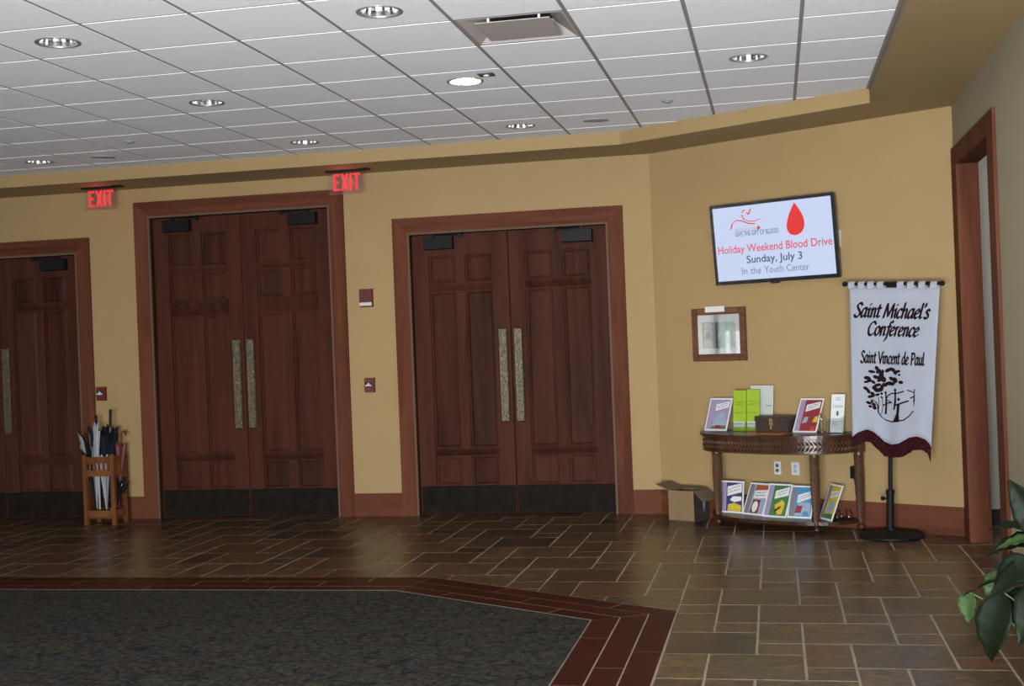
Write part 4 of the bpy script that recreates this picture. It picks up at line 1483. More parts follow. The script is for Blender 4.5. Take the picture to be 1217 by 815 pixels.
b5 = booklet('narrow looking booklet with a blue picture leaning alone on the low shelf', 1.613, 0.248, ZSH + 0.001, 0.20, 0.29, 22, -0.62, M['grey_lilac'], M['pyellow'],
        [('blue_picture', M['ppale'], [(0.34, 0.2), (0.72, 0.2), (0.86, 0.5), (0.5, 0.56)]), ('green_foot', M['pgreen'], [(0.26, 0.05), (0.95, 0.05), (0.9, 0.2), (0.3, 0.16)])], [(0.38, 0.6), (0.9, 0.68), (0.9, 0.86), (0.38, 0.78)], group=grp)


def leaflet(label, s0, d, w, h, lean, yaw):
    o = card_thing('leaflet', label, 'leaflet', s0, d, ZT + 0.001, w, h, lean, yaw, group='lime green leaflets')
    mb = MB(); mb.box(-w / 2, w / 2, -0.004, 0.004, 0, h)
    mb.build('sheet', M['lime'], o)
    rect(o, 'white_band', M['paper'], w, h, 0.05, 0.92, 0.10, 0.23, 1)
    scribble(o, w, h, [(0.15, 0.72, 0.8, 0.71), (0.15, 0.65, 0.7, 0.645), (0.15, 0.45, 0.75, 0.44)], M['limeink'], 2, 'print_lines')
    scribble(o, w, h, [(0.15, 0.18, 0.75, 0.18)], M['greyink'], 3, 'band_line', 0.0015)
    return o


leaflet('lime green leaflet slanting over its twin beside the blue dome booklet', 0.873, 0.185, 0.120, 0.335, 5, 0.0)
leaflet('lime green leaflet standing upright in front of the white sheet', 0.995, 0.170, 0.115, 0.340, 5, 0.05)
# clear stand holding both leaflets
o = thing('leaflet_holder', 'clear plastic holder at the foot of the lime leaflets', 'holder', W(0.985, 0.2, ZT), AROT)
mb = MB(); mb.box(-0.125, 0.125, -0.012, -0.009, 0.001, 0.075); mb.build('front', M['acrylic'], o)
mb = MB(); mb.box(-0.125, 0.125, -0.012, 0.07, 0.0, 0.001); mb.build('base', M['acrylic'], o)
w_, h_ = 0.215, 0.37
o = card_thing('sheet_holder', 'white sheet in a clear upright stand behind the lime leaflets', 'sign', 0.975, 0.095, ZT + 0.001, w_, h_, 6, 0.0)
mb = MB(); mb.box(-w_ / 2, w_ / 2, -0.004, 0.001, 0, h_); mb.build('sheet', mat('bright_white_paper', (0.72, 0.72, 0.70, 1), 0.6), o)
scribble(o, w_, h_, [(0.1, 0.9, 0.3, 0.9), (0.7, 0.55, 0.92, 0.55)], M['greyink'], 2, 'print_lines')
mb = MB(); mb.box(-w_ / 2 - 0.003, w_ / 2 + 0.003, -0.0075, -0.006, 0, h_ + 0.003); mb.build('clear_cover', M['acrylic'], o)

# tall narrow brochures in a clear acrylic holder
o = card_thing('brochure', 'tall pale brochure in a clear holder beside the hanging banner', 'brochure', 1.742, 0.175, ZT + 0.004, 0.112, 0.30, 11, 0.0)
mb = MB(); mb.box(-0.056, 0.056, -0.004, 0.004, 0, 0.30); mb.build('sheet', mat('pale_grey_paper', (0.56, 0.60, 0.60, 1), 0.6), o)
scribble(o, 0.112, 0.30, [(0.32, 0.90, 0.68, 0.90), (0.3, 0.85, 0.7, 0.85), (0.12, 0.70, 0.88, 0.70), (0.15, 0.66, 0.85, 0.66), (0.12, 0.36, 0.88, 0.36), (0.12, 0.2, 0.5, 0.2), (0.12, 0.24, 0.5, 0.24), (0.12, 0.28, 0.5, 0.28), (0.6, 0.3, 0.9, 0.3)], M['greyink'], 1, 'print_lines', 0.0012)
shape_on(o, 'small_emblem', M['greyink'], 0.112, 0.30, ell(0.5, 0.50, 0.1, 0.07), 1)
o = thing('brochure_holder', 'clear acrylic holder standing at the foot of the pale brochure', 'holder', W(1.80, 0.2, ZT), AROT)
mb = MB(); mb.box(-0.066, 0.066, -0.016, -0.013, 0.001, 0.11); mb.build('front', M['acrylic'], o)
for x in (-0.066, 0.063):
    mb = MB(); mb.box(x, x + 0.003, -0.013, 0.05, 0.001, 0.13); mb.build('side', M['acrylic'], o)
mb = MB(); mb.box(-0.066, 0.066, -0.016, 0.09, 0.0, 0.001); mb.build('base', M['acrylic'], o)
o = thing('glass_vial', 'slim clear upright tube holding a pen between red booklet and brochure', 'pen holder', W(1.688, 0.21, ZT))
mb = MB(); mb.lathe([(0.016, 0.0), (0.017, 0.004), (0.013, 0.008), (0.013, 0.12), (0.0115, 0.12), (0.0115, 0.01)], 16); mb.build('tube', M['acrylic'], o, smooth=50)
mb = MB(); mb.tube([(0.002, 0, 0.012), (-0.004, 0.003, 0.16)], 0.004, 8); mb.build('pen', M['brass'], o)

# locking box with brass clasp
o = thing('locking_box', 'dark brown box with a brass clasp on the carved table', 'box', W(1.272, 0.15, ZT), (0, 0, -PI / 6 - 0.03))
mb = MB(); mb.box(-0.145, 0.145, -0.105, 0.105, 0.0, 0.088); mb.build('body', M['boxleather'], o)
mb = MB(); mb.box(-0.149, 0.149, -0.109, 0.108, 0.090, 0.122); mb.tbox(-0.149, 0.149, -0.109, 0.108, 0.122, 0.13, 0.0); mb.build('lid', M['boxleather'], o)
mb = MB(); mb.box(-0.012, 0.012, -0.113, -0.1055, 0.055, 0.115); mb.lathe([(0.012, 0.03), (0.012, 0.05)], 12, (0, -0.112)); mb.build('clasp', M['brass'], o)
o = thing('folder', 'orange card folder lying on the carved table before the dark box', 'folder', W(1.30, 0.35, ZT), (0, 0, -PI / 6 + 0.06))
mb = MB(); mb.box(-0.16, 0.16, -0.085, 0.085, 0.0005, 0.003); mb.build('sheet', M['orangefolder'], o)
mb = MB(); mb.box(-0.157, 0.157, -0.082, 0.086, 0.0032, 0.0045); mb.build('flap', M['orangefolder'], o)
o = thing('flyer', 'dark flyer lying flat near the blue dome booklet', 'flyer', W(0.86, 0.33, ZT), (0, 0, -PI / 6 - 0.2))
mb = MB(); mb.box(-0.09, 0.09, -0.05, 0.05, 0.0005, 0.0016); mb.build('sheet', M['grey_lilac'], o)
mb = MB(); mb.box(-0.08, 0.0, -0.04, 0.02, 0.0017, 0.0019); mb.build('print', M['picdark'], o)
# wire easel stands left on the shelf
for ds, lb in ((0.0, 'black wire easel on the low shelf behind the narrow looking booklet'), (0.075, 'empty black wire easel beside the back leg on the low shelf')):
    o = thing('wire_easel', lb, 'easel', W(1.765 + ds, 0.165 - ds * 0.6, ZSH), AROT, group='wire easels on the low shelf')
    mb = MB()
    for x in (-0.03, 0.03):
        mb.tube([(x, -0.05, 0.022), (x, -0.055, 0.006), (x, 0.03, 0.006), (x * 0.5, 0.0, 0.075)], 0.0035, 6)
    mb.tube([(-0.03, -0.02, 0.006), (0.03, -0.02, 0.006)], 0.0035, 6)
    mb.build('wire_frame', M['black'], o)
    for x in (-0.03, 0.03):
        mb = MB(); mb.lathe([(0.003, -0.007), (0.007, -0.004), (0.008, 0.0), (0.007, 0.004), (0.003, 0.007)], 10)
        mb.build('tip', M['steel'], o, (x, -0.05, 0.026), smooth=60)

# ------------------------------------------------------------------ cardboard box
o = thing('cardboard_box', 'open brown cardboard box on the floor beside the carved table', 'box', W(0.405, 0.185, 0), (0, 0, -PI / 6 + 0.03))
w, dp, hh_ = 0.125, 0.12, 0.255
mb = MB(); t_ = 0.004
mb.box(-w, w, -dp, -dp + t_, 0, hh_); mb.box(-w, w, dp - t_, dp, 0, hh_); mb.box(-w, -w + t_, -dp + t_, dp - t_, 0, hh_); mb.box(w - t_, w, -dp + t_, dp - t_, 0, hh_); mb.box(-w, w, -dp, dp, 0.0, 0.004)
mb.build('body', M['card'], o)


def flap(p, q, v, nm):
    mb = MB(); p, q, v = Vector(p), Vector(q), Vector(v)
    n_ = (q - p).cross(v).normalized() * 0.003
    a_ = [p, q, q + v, p + v]
    b_ = [x + n_ for x in a_]
    mb.mesh(a_ + b_, [(0, 1, 2, 3), (7, 6, 5, 4), (0, 4, 5, 1), (1, 5, 6, 2), (2, 6, 7, 3), (3, 7, 4, 0)])
    mb.build(nm, M['cardin'], o)


flap((-w, -dp, hh_), (-w, dp, hh_), (-0.125, 0.0, 0.045), 'flap')
flap((w, dp, hh_), (w, -dp, hh_), (0.09, 0.0, -0.085), 'flap')
flap((-w, dp, hh_), (w, dp, hh_), (0, -0.06, 0.02), 'flap')
flap((-w + 0.006, -dp + 0.01, hh_ - 0.004), (w - 0.006, -dp + 0.01, hh_ - 0.004), (0, 0.09, -0.05), 'flap')
mb = MB(); mb.vprism([(-dp + 0.002, 0.003), (dp - 0.002, 0.003), (dp - 0.002, hh_ - 0.003), (-dp + 0.002, hh_ - 0.003)], -0.0004, 0.0)
mb.build('printed_side', mat('dark_box_print', (0.030, 0.020, 0.018, 1), 0.7), o, (w + 0.0004, 0, 0), (0, 0, PI / 2))
mb = MB(); mb.vprism([(0.02, 0.06), (0.06, 0.06), (0.06, 0.16), (0.02, 0.16)], -0.0006, 0.0)
mb.build('label', M['greyink'], o, (w + 0.0008, -0.0, 0), (0, 0, PI / 2))
mb = MB(); mb.vprism([(0.028, 0.10), (0.05, 0.10), (0.05, 0.15), (0.028, 0.15)], -0.0006, 0.0)
mb.build('label_print', M['ppale'], o, (w + 0.0016, 0, 0), (0, 0, PI / 2))

# ------------------------------------------------------------------ banner on its stand
BD = 0.25                                                     # distance from the angled wall


def BP(px, py, dd=0.0):
    """banner design grid to a local point of the stand (origin on the floor at the pole)"""
    u = (px - 1000.0) / 130.0; v = (py - 325.0) / 230.0
    s_ = (1 - v) * (1.928 + 0.854 * u) + v * (1.866 + 0.861 * u)
    z_ = (1 - u) * (1.987 - 1.484 * v) + u * (1.932 - 1.397 * v)
    return (s_ - 2.27, -dd, z_)


st = thing('banner_stand', 'round based black pole stand holding up the white banner', 'stand', W(2.265, 0.27, 0), AROT)
mb = MB(); mb.lathe([(0.225, 0.0), (0.235, 0.006), (0.235, 0.018), (0.215, 0.034), (0.10, 0.044), (0.03, 0.05), (0.03, 0.06)], 48)
mb.build('base', M['black'], st, smooth=40)
mb = MB(); mb.tube([(-0.012, 0, 0.045), (0.0, 0, 0.33)], 0.028, 16); mb.tube([(0.0, 0, 0.325), (0.001, 0, 0.35)], 0.032, 16)
mb.build('lower_tube', M['black'], st, smooth=50)
mb = MB(); mb.tube([(0.0, 0, 0.3), (0.062, 0, 1.878)], 0.0155, 12); mb.build('pole', M['black'], st, smooth=50)
mb = MB(); mb.tube([(-0.02, 0, 0.285), (-0.055, 0, 0.284)], 0.007, 8); mb.tube([(-0.052, 0, 0.284), (-0.07, 0, 0.2835)], 0.016, 12); mb.build('clamp_knob', M['black'], st, smooth=50)
a_, b_ = Vector(BP(1008, 337.5, 0.022)), Vector(BP(1124, 336.5, 0.022))
mb = MB(); mb.tube([a_, b_], 0.013, 12)
mb.build('crossbar', M['black'], st, smooth=50)
for p in (a_, b_):
    mb = MB(); mb.lathe([(0.006, -0.018), (0.016, -0.012), (0.021, 0), (0.016, 0.012), (0.006, 0.018)], 14)
    mb.build('finial', M['black'], st, (p.x, p.y, p.z), (0, PI / 2, 0), smooth=60)
mb = MB(); q = BP(1065, 338); mb.box(q[0] - 0.04, q[0] + 0.04, -0.022, 0.02, q[2] - 0.028, q[2] + 0.02); mb.build('crossbar_clamp', M['black'], st)

bn = thing('banner', 'white cloth banner with dark lettering and tree emblem, maroon fringe along its wavy hem', 'banner', W(2.27, 0.312, 0), AROT)


def hem(u):
    """lower edge of the white cloth along the design grid"""
    pts = [(1019, 519), (1028, 513), (1037, 510), (1044, 512.5), (1050, 518), (1056, 525), (1065, 528.2), (1075, 527), (1082, 523), (1088, 519.5), (1097, 518.3), (1104, 521), (1109, 526.5), (1111, 533)]
    x = 1019 + (1111 - 1019) * u
    for (x0, y0), (x1, y1) in zip(pts[:-1], pts[1:]):
        if x <= x1:
            f = (x - x0) / (x1 - x0); f = f * f * (3 - 2 * f) * 0.3 + f * 0.7
            return x, y0 + (y1 - y0) * f
    return pts[-1]


def fold(u, v):
    return 0.012 * v * math.sin(u * 9.5 + 0.6) + 0.006 * v * math.sin(u * 21 + v * 2)


def print_fold(px, py):
    v = min(1, max(0, (py - 342) / 178)); u = min(1, max(0, (px - (1014.5 + 4.5 * v)) / (107 - 15 * v)))
    return fold(u, v) + 0.005


NU, NV = 48, 30
vs = []; fs = []
for j in range(NV + 1):
    v = j / NV
    for i in range(NU + 1):
        u = i / NU
        tx, ty = 1014.5 + (1121.5 - 1014.5) * u, 342.0 - 0.5 * u
        bx_, by_ = hem(u)
        px, py = tx + (bx_ - tx) * v, ty + (by_ - ty) * v
        vs.append(BP(px, py, fold(u, v)))
for j in range(NV):
    for i in range(NU):
        k = j * (NU + 1) + i
        fs.append((k, k + NU + 1, k + NU + 2, k + 1))
mb = MB(); mb.mesh(vs, fs)
cl = mb.build('cloth', M['cloth'], bn, smooth=80)
md = cl.modifiers.new('thick', 'SOLIDIFY'); md.thickness = 0.0015; md.offset = -1
# loops over the crossbar
for k, px in enumerate((1017, 1029, 1040.5, 1052, 1076, 1088, 1101, 1114.5)):
    p = BP(px, 337); w = 0.026
    mb = MB(); n_ = 8
    prof = []
    for t_ in range(n_ + 1):
        a_ = -PI / 2 + PI * t_ / n_
        prof.append((-0.0165 * math.cos(a_ - PI / 2) + 0.018, p[2] + 0.0165 * math.sin(a_ + PI / 2) * 1.0))
    prof = [(-0.001, p[2] - 0.036)] + [(0.0 + 0.035 * (t_ / 6), p[2] + 0.018 * math.sin(PI * t_ / 6)) for t_ in range(7)] + [(0.036, p[2] - 0.036)]
    for (y0, z0), (y1, z1) in zip(prof[:-1], prof[1:]):
        mb.poly([(p[0] - w, y0 - 0.001, z0), (p[0] + w, y0 - 0.001, z0), (p[0] + w, y1 - 0.001, z1), (p[0] - w, y1 - 0.001, z1)])
    mb.build('loop', M['cloth'], bn)
# fringe
low = [(1018.5, 530), (1026, 528), (1033, 524), (1041, 524), (1047.5, 531), (1056.7, 541.5), (1067.5, 543), (1080, 541.5), (1092, 534), (1101, 533), (1107.5, 537.5), (1110.5, 547.5)]


def lowf(x):
    for (x0, y0), (x1, y1) in zip(low[:-1], low[1:]):
        if x <= x1:
            return y0 + (y1 - y0) * max(0, (x - x0) / (x1 - x0))
    return low[-1][1]


mb = MB()
NF = 150
for i in range(NF):
    u0, u1 = i / NF, (i + 0.86) / NF
    (x0, y0), (x1, y1) = hem(u0), hem(u1)
    yb = lowf((x0 + x1) / 2) + random.uniform(-0.5, 0.5)
    f0 = fold(u0, 1) + 0.003 + (i % 2) * 0.0015; f1 = fold(u1, 1) + 0.003 + (i % 2) * 0.0015
    mb.mesh([BP(x0, y0 - 0.5, f0), BP(x1, y1 - 0.5, f1), BP(x1 + 0.1, yb, f1 + 0.002), BP(x0 + 0.1, yb, f0 + 0.002), BP(x0, y0 - 0.5, f0 - 0.003), BP(x1, y1 - 0.5, f1 - 0.003), BP(x1 + 0.1, yb, f1 - 0.001), BP(x0 + 0.1, yb, f0 - 0.001)],
            [(0, 3, 2, 1), (4, 5, 6, 7), (0, 4, 7, 3), (1, 2, 6, 5), (2, 3, 7, 6)])
mb.build('fringe', M['maroon'], bn)
mb = MB()
mb.tube([BP(hem(k / 60)[0], hem(k / 60)[1], fold(k / 60, 1) + 0.004) for k in range(61)], 0.006, 6)
mb.build('fringe_braid', M['maroon'], bn, smooth=60)

GL = {
    'S': (0.95, [[(.85, 1.28), (.78, 1.42), (.6, 1.5), (.36, 1.47), (.2, 1.32), (.2, 1.12), (.36, .92), (.6, .72), (.74, .5), (.72, .22), (.55, .04), (.3, 0), (.1, .08), (0, .25)]]),
    'a': (0.9, [[(.66, .9), (.45, 1.0), (.25, .92), (.1, .65), (.05, .35), (.1, .1), (.25, .0), (.42, .1), (.6, .4)], [(.7, 1), (.62, .2), (.68, .02), (.86, .12)]]),
    'i': (0.45, [[(.06, .85), (.2, 1), (.18, .2), (.26, .02), (.42, .12)], [(.26, 1.38), (.28, 1.42)]]),
    'n': (0.92, [[(.06, .88), (.2, 1), (.17, 0)], [(.19, .6), (.36, .9), (.55, 1), (.66, .85), (.62, .2), (.68, .02), (.86, .12)]]),
    't': (0.56, [[(.26, 1.35), (.18, .25), (.27, .02), (.5, .12)], [(0, .98), (.52, 1)]]),
    'M': (1.4, [[(0, 0), (.22, 1.5)], [(.22, 1.5), (.6, .15)], [(.6, .15), (1.12, 1.5)], [(1.12, 1.5), (1.2, 0)]]),
    'c': (0.7, [[(.66, .82), (.5, 1), (.28, .92), (.1, .65), (.05, .35), (.15, .08), (.35, 0), (.64, .18)]]),
    'h': (0.92, [[(.2, 1.62), (.12, 0)], [(.15, .55), (.36, .9), (.55, 1), (.66, .85), (.62, .2), (.68, .02), (.86, .12)]]),
    'e': (0.74, [[(.1, .45), (.45, .55), (.63, .78), (.5, 1), (.28, .92), (.1, .65), (.05, .35), (.15, .08), (.35, 0), (.66, .2)]]),
    'l': (0.42, [[(.18, 1.62), (.1, .2), (.18, .02), (.38, .12)]]),
    "'": (0.28, [[(.2, 1.6), (.16, 1.25)]]),
    's': (0.66, [[(.6, .85), (.42, 1), (.22, .92), (.18, .72), (.38, .52), (.54, .32), (.5, .08), (.28, 0), (.03, .14)]]),
    'C': (1.12, [[(1.05, 1.22), (.88, 1.45), (.62, 1.5), (.35, 1.35), (.14, 1.0), (.08, .6), (.2, .2), (.45, .01), (.75, .03), (1.04, .28)]]),
    'o': (0.8, [[(.4, 1), (.2, .88), (.07, .6), (.06, .3), (.18, .06), (.36, 0), (.56, .12), (.69, .42), (.69, .72), (.56, .94), (.4, 1)]]),
    'f': (0.56, [[(.78, 1.48), (.6, 1.62), (.44, 1.5), (.36, 1.2), (.26, 0), (.18, -.38), (.02, -.55)], [(.08, .98), (.62, 1)]]),
    'r': (0.62, [[(.06, .88), (.2, 1), (.17, 0)], [(.19, .55), (.36, .9), (.58, .98)]]),
    'V': (0.95, [[(0, 1.5), (.45, 0)], [(.45, 0), (.92, 1.5)]]),
    'd': (0.9, [[(.66, .9), (.45, 1.0), (.25, .92), (.1, .65), (.05, .35), (.1, .1), (.25, .0), (.42, .1), (.6, .4)], [(.74, 1.62), (.62, .2), (.68, .02), (.86, .12)]]),
    'P': (0.92, [[(.18, 1.5), (.1, 0)], [(.05, 1.45), (.5, 1.5), (.78, 1.38), (.84, 1.1), (.68, .8), (.4, .7), (.2, .72)]]),
    'u': (0.94, [[(.06, .88), (.2, 1), (.14, .3), (.22, .04), (.4, .06), (.64, .45)], [(.72, 1), (.64, .2), (.7, .02), (.88, .12)]]),
    ' ': (0.55, []),
}


def banner_text(body, x0, y0, x1, y1, cap, slant, nib, nm):
    tot = sum(GL[c][0] for c in body)
    mb = MB(); k = (x1 - x0) / tot; ky = cap / 1.5
    pos = 0
    for c in body:
        adv, strokes = GL[c]
        for stv in strokes:
            def fn(x, y, pos=pos):
                f = (pos + x) / tot
                px = x0 + (pos + x) * k + slant * y * ky
                py = y0 + (y1 - y0) * f - y * ky
                return BP(px, py, print_fold(px, py))
            pen(mb, stv, nib, nib * 0.45, 0.6, fn)
        pos += adv
    mb.build(nm, M['ink'], bn)


banner_text("Saint Michael's", 1021.0, 376.2, 1109.0, 378.5, 16.5, 0.24, 0.145, 'lettering')
banner_text('Conference', 1036.5, 397.6, 1097.0, 399.6, 16.0, 0.24, 0.145, 'lettering')
banner_text('Saint Vincent de Paul', 1029.3, 430.0, 1104.5, 433.6, 13.8, 0.05, 0.15, 'lettering')

# emblem: tree and circle of figures
mb = MB()


def EP(x, y):
    px, py = 1000 + x / 6.523, 430 + y / 6.523
    return BP(px, py, print_fold(px, py))


def leafm(x, y, L, wd, ang):
    ca, sa = math.cos(ang), math.sin(ang)
    pts = []
    for k in range(12):
        a_ = 2 * PI * k / 12
        lx, ly = L * math.cos(a_), wd * math.sin(a_)
        pts.append((x + lx * ca - ly * sa, y + lx * sa + ly * ca))
    mb.poly([EP(*p) for p in pts][::-1])


for x, y, L, wd, an in [(278, 70, 26, 8, .15), (318, 45, 18, 10, .9), (330, 68, 20, 10, -.6), (352, 82, 22, 10, -.8), (362, 66, 12, 6, 1.4), (400, 60, 22, 10, -.5), (432, 54, 24, 10, .2), (455, 78, 20, 9, .9), (475, 70, 24, 8, -.2), (492, 95, 10, 6, .5),
                        (242, 118, 24, 10, .1), (258, 132, 20, 11, .9), (238, 148, 20, 7, -.1), (290, 150, 18, 8, .6), (310, 112, 20, 10, .4), (345, 110, 26, 12, -.7), (366, 130, 22, 14, 1.1), (340, 135, 20, 9, -.4), (430, 126, 22, 10, .5), (456, 136, 22, 14, .7), (412, 162, 30, 11, .0), (442, 165, 18, 8, -.7), (505, 153, 18, 9, .1), (375, 172, 18, 10, .5),
                        (320, 175, 26, 9, -.3), (300, 198, 20, 10, .6), (232, 200, 20, 9, .5), (252, 220, 20, 9, .9), (318, 212, 22, 12, .3), (345, 208, 20, 12, -.7), (356, 185, 14, 9, 1), (268, 262, 20, 8, -.2), (286, 242, 18, 10, .8), (290, 258, 14, 7, -.5), (322, 248, 16, 7, -.3), (352, 240, 10, 6, 1.2), (352, 268, 8, 5, .8),
                        (255, 310, 20, 8, .3), (280, 300, 12, 7, 1.2), (268, 338, 14, 7, .2), (296, 325, 16, 9, .8), (300, 348, 16, 9, 1.0)]:
    leafm(x, y, L * 1.15, wd * 1.45, an)
E = lambda pth, nib, thin=1.6, ang=0.7: pen(mb, pth, nib, thin, ang, EP)
E([(285, 285), (310, 305), (325, 335), (328, 385), (350, 420), (380, 445), (430, 458), (480, 455), (530, 442), (570, 412), (600, 375)], 4, 3)
E([(328, 385), (332, 330), (330, 265)], 2, 1.5)
E([(350, 400), (360, 340), (356, 270)], 2, 1.5)
E([(240, 312), (300, 330), (326, 360)], 2, 1.5)
# figures: robed bodies, heads and raised arms
for body in ([(378, 235), (388, 235), (392, 330), (388, 400), (372, 400), (378, 330)], [(452, 218), (466, 218), (468, 300), (456, 365), (442, 365), (452, 290)], [(474, 318), (498, 318), (490, 400), (494, 452), (440, 456), (470, 390)], [(604, 215), (610, 215), (612, 290), (604, 352), (600, 300)]):
    mb.poly([EP(*p) for p in body][::-1])
for x, y, r in ((380, 232, 9), (458, 212, 11), (488, 284, 12), (608, 212, 6)):
    leafm(x, y, r, r, 0)
E([(384, 285), (400, 255), (430, 238), (456, 240), (480, 236), (528, 222)], 4, 3)
E([(384, 285), (410, 300), (430, 310), (400, 312), (365, 330)], 4, 3)
E([(456, 330), (478, 325), (520, 310), (562, 296)], 5, 3.5)
E([(556, 214), (580, 222), (604, 232)], 4, 3)
E([(578, 275), (590, 268), (606, 262)], 4, 3)
mb.build('tree_emblem', M['ink'], bn)

# ------------------------------------------------------------------ umbrella stand
us = thing('umbrella_stand', 'honey oak umbrella stand with slatted top rails between the doors', 'umbrella stand', (-6.245, 10.82, 0))
w, dp, H = 0.16, 0.13, 0.655
for sx in (-1, 1):
    for sy in (-1, 1):
        mb = MB(); x, y = sx * (w - 0.018), sy * (dp - 0.018)
        mb.box(x - 0.018, x + 0.018, y - 0.018, y + 0.018, 0, H)
        mb.mesh([(x - 0.018, y - 0.018, H), (x + 0.018, y - 0.018, H), (x + 0.018, y + 0.018, H), (x - 0.018, y + 0.018, H), (x, y, H + 0.012)], [(0, 1, 4), (1, 2, 4), (2, 3, 4), (3, 0, 4)])
        mb.build('post', M['oak'], us)
for z0, z1 in ((0.575, 0.635), (0.455, 0.51), (0.075, 0.135)):
    for sy in (-1, 1):
        mb = MB(); y = sy * (dp - 0.018); mb.box(-w + 0.0362, w - 0.0362, y - 0.009, y + 0.009, z0, z1); mb.build('rail', M['oak'], us)
    for sx in (-1, 1):
        mb = MB(); x = sx * (w - 0.018); mb.box(x - 0.009, x + 0.009, -dp + 0.0362, dp - 0.0362, z0, z1); mb.build('rail', M['oak'], us)
for x in (-0.09, -0.045, 0.0, 0.045, 0.09):
    for sy in (-1, 1):
        mb = MB(); y = sy * (dp - 0.018); mb.box(x - 0.009, x + 0.009, y - 0.006, y + 0.006, 0.5102, 0.5748); mb.build('slat', M['oak'], us)
for y in (-0.05, 0.0, 0.05):
    for sx in (-1, 1):
        mb = MB(); x = sx * (w - 0.018); mb.box(x - 0.006, x + 0.006, y - 0.009, y + 0.009, 0.5102, 0.5748); mb.build('slat', M['oak'], us)
mb = MB(); mb.box(-w + 0.03, w - 0.03, -dp + 0.03, dp - 0.03, 0.062, 0.074); mb.build('floor_tray', M['oak'], us)


def umbrella(label, base, top, hem_at, rad, cols, handle, pleats=8, hang=0.0, tip=0.06, twist=0.6, grip=0.11):
    """closed umbrella standing tip down: axis from base to top"""
    base, top = Vector(base), Vector(top)
    ax = (top - base); L = ax.length; ax.normalize()
    o = thing('umbrella', label, 'umbrella', base, group='closed umbrellas in the oak stand')
    o.rotation_euler = ax.to_track_quat('Z', 'Y').to_euler()
    mb = MB(); mb.tube([(0, 0, 0), (0, 0, tip * 0.7), (0, 0, L - grip)], [0.004, 0.006, 0.006], 8); mb.build('shaft', M['steel'], o)
    mb = MB()
    if handle == 'hook':
        pts = [(0, 0, L - grip)] + [(0.028 - 0.028 * math.cos(a_), 0, L - 0.03 + 0.028 * math.sin(a_)) for a_ in [PI * k / 8 for k in range(10)]]
        mb.tube(pts, 0.009, 10); mb.build('handle', M['oak'], o, smooth=60)
    else:
        mb.tube([(0, 0, L - grip - 0.01), (0, 0, L - 0.005), (0, 0, L)], [0.011, 0.0135, 0.010], 12); mb.build('handle', M['black'], o, smooth=60)
    # gathered canopy in two alternating colours
    n = pleats * 6; rows = 14
    for ci, col in enumerate(cols):
        mb = MB(); vs = []; fs = []
        for j in range(rows + 1):
            f = j / rows; z = tip + (hem_at - tip) * f
            for k in range(n + 1):
                a_ = 2 * PI * k / n
                r = 0.009 + rad * f ** 1.1 * (0.72 + 0.28 * math.cos(pleats * a_))
                ra = a_ + twist * f
                zz = z - hang * f ** 3 * (0.5 + 0.5 * math.cos(a_ * 2 + 1)) + 0.02 * f * math.cos(pleats * a_)
                vs.append((r * math.cos(ra), r * math.sin(ra), zz))
        for j in range(rows):
            for k in range(n):
                if len(cols) == 1 or (k // 6) % len(cols) == ci:
                    fs.append((j * (n + 1) + k, j * (n + 1) + k + 1, (j + 1) * (n + 1) + k + 1, (j + 1) * (n + 1) + k))
        mb.mesh(vs, fs); mb.build('canopy', M[col], o, smooth=70)
    mb = MB(); mb.lathe([(0.012, -0.004), (0.016, 0.0), (0.012, 0.004)], 12); mb.build('runner', M['black'], o, (0, 0, hem_at - 0.01))
    return o


UB = (-6.245, 10.82)


def uu(x, y, z): return (UB[0] + x, UB[1] + y, z)


umbrella('black umbrella with a long straight handle leaning in the oak stand', uu(-0.01, 0.05, 0.08), uu(0.078, 0.0, 1.072), 0.84, 0.072, ['ublack'], 'straight', grip=0.15, hang=0.10)
umbrella('black umbrella standing upright behind the white and black golf umbrella', uu(-0.085, 0.055, 0.08), uu(-0.095, 0.035, 1.02), 0.80, 0.055, ['ublack', 'unavy'], 'straight', grip=0.16, hang=0.05)
umbrella('white and black panelled golf umbrella drooping over the stand edge', uu(-0.08, -0.03, 0.08), uu(-0.125, -0.055, 0.92), 0.78, 0.105, ['uwhite', 'ublack'], 'straight', pleats=6, hang=0.20, grip=0.05, twist=0.1)
umbrella('slim rolled white umbrella poking out above the oak rails', uu(-0.03, -0.065, 0.08), uu(-0.045, -0.06, 0.90), 0.86, 0.020, ['uwhite'], 'straight', pleats=5, grip=0.03)
umbrella('white umbrella with a full canopy inside the oak stand', uu(0.03, -0.05, 0.08), uu(0.02, -0.045, 0.66), 0.56, 0.058, ['uwhite', 'ugrey'], 'straight', pleats=7, grip=0.06)
umbrella('dull red umbrella with a wooden crook handle', uu(0.085, 0.06, 0.08), uu(0.160, 0.045, 0.86), 0.66, 0.045, ['ured'], 'hook', pleats=6)
umbrella('navy umbrella with a drooping canopy in the oak stand', uu(0.045, 0.01, 0.08), uu(0.045, -0.005, 0.84), 0.76, 0.060, ['unavy'], 'straight', pleats=7, hang=0.12, grip=0.05)
umbrella('black folding umbrella bulging out below the slatted side rail', uu(0.085, -0.03, 0.09), uu(0.20, -0.02, 0.43), 0.32, 0.055, ['ublack'], 'straight', pleats=6, grip=0.05, hang=0.04)

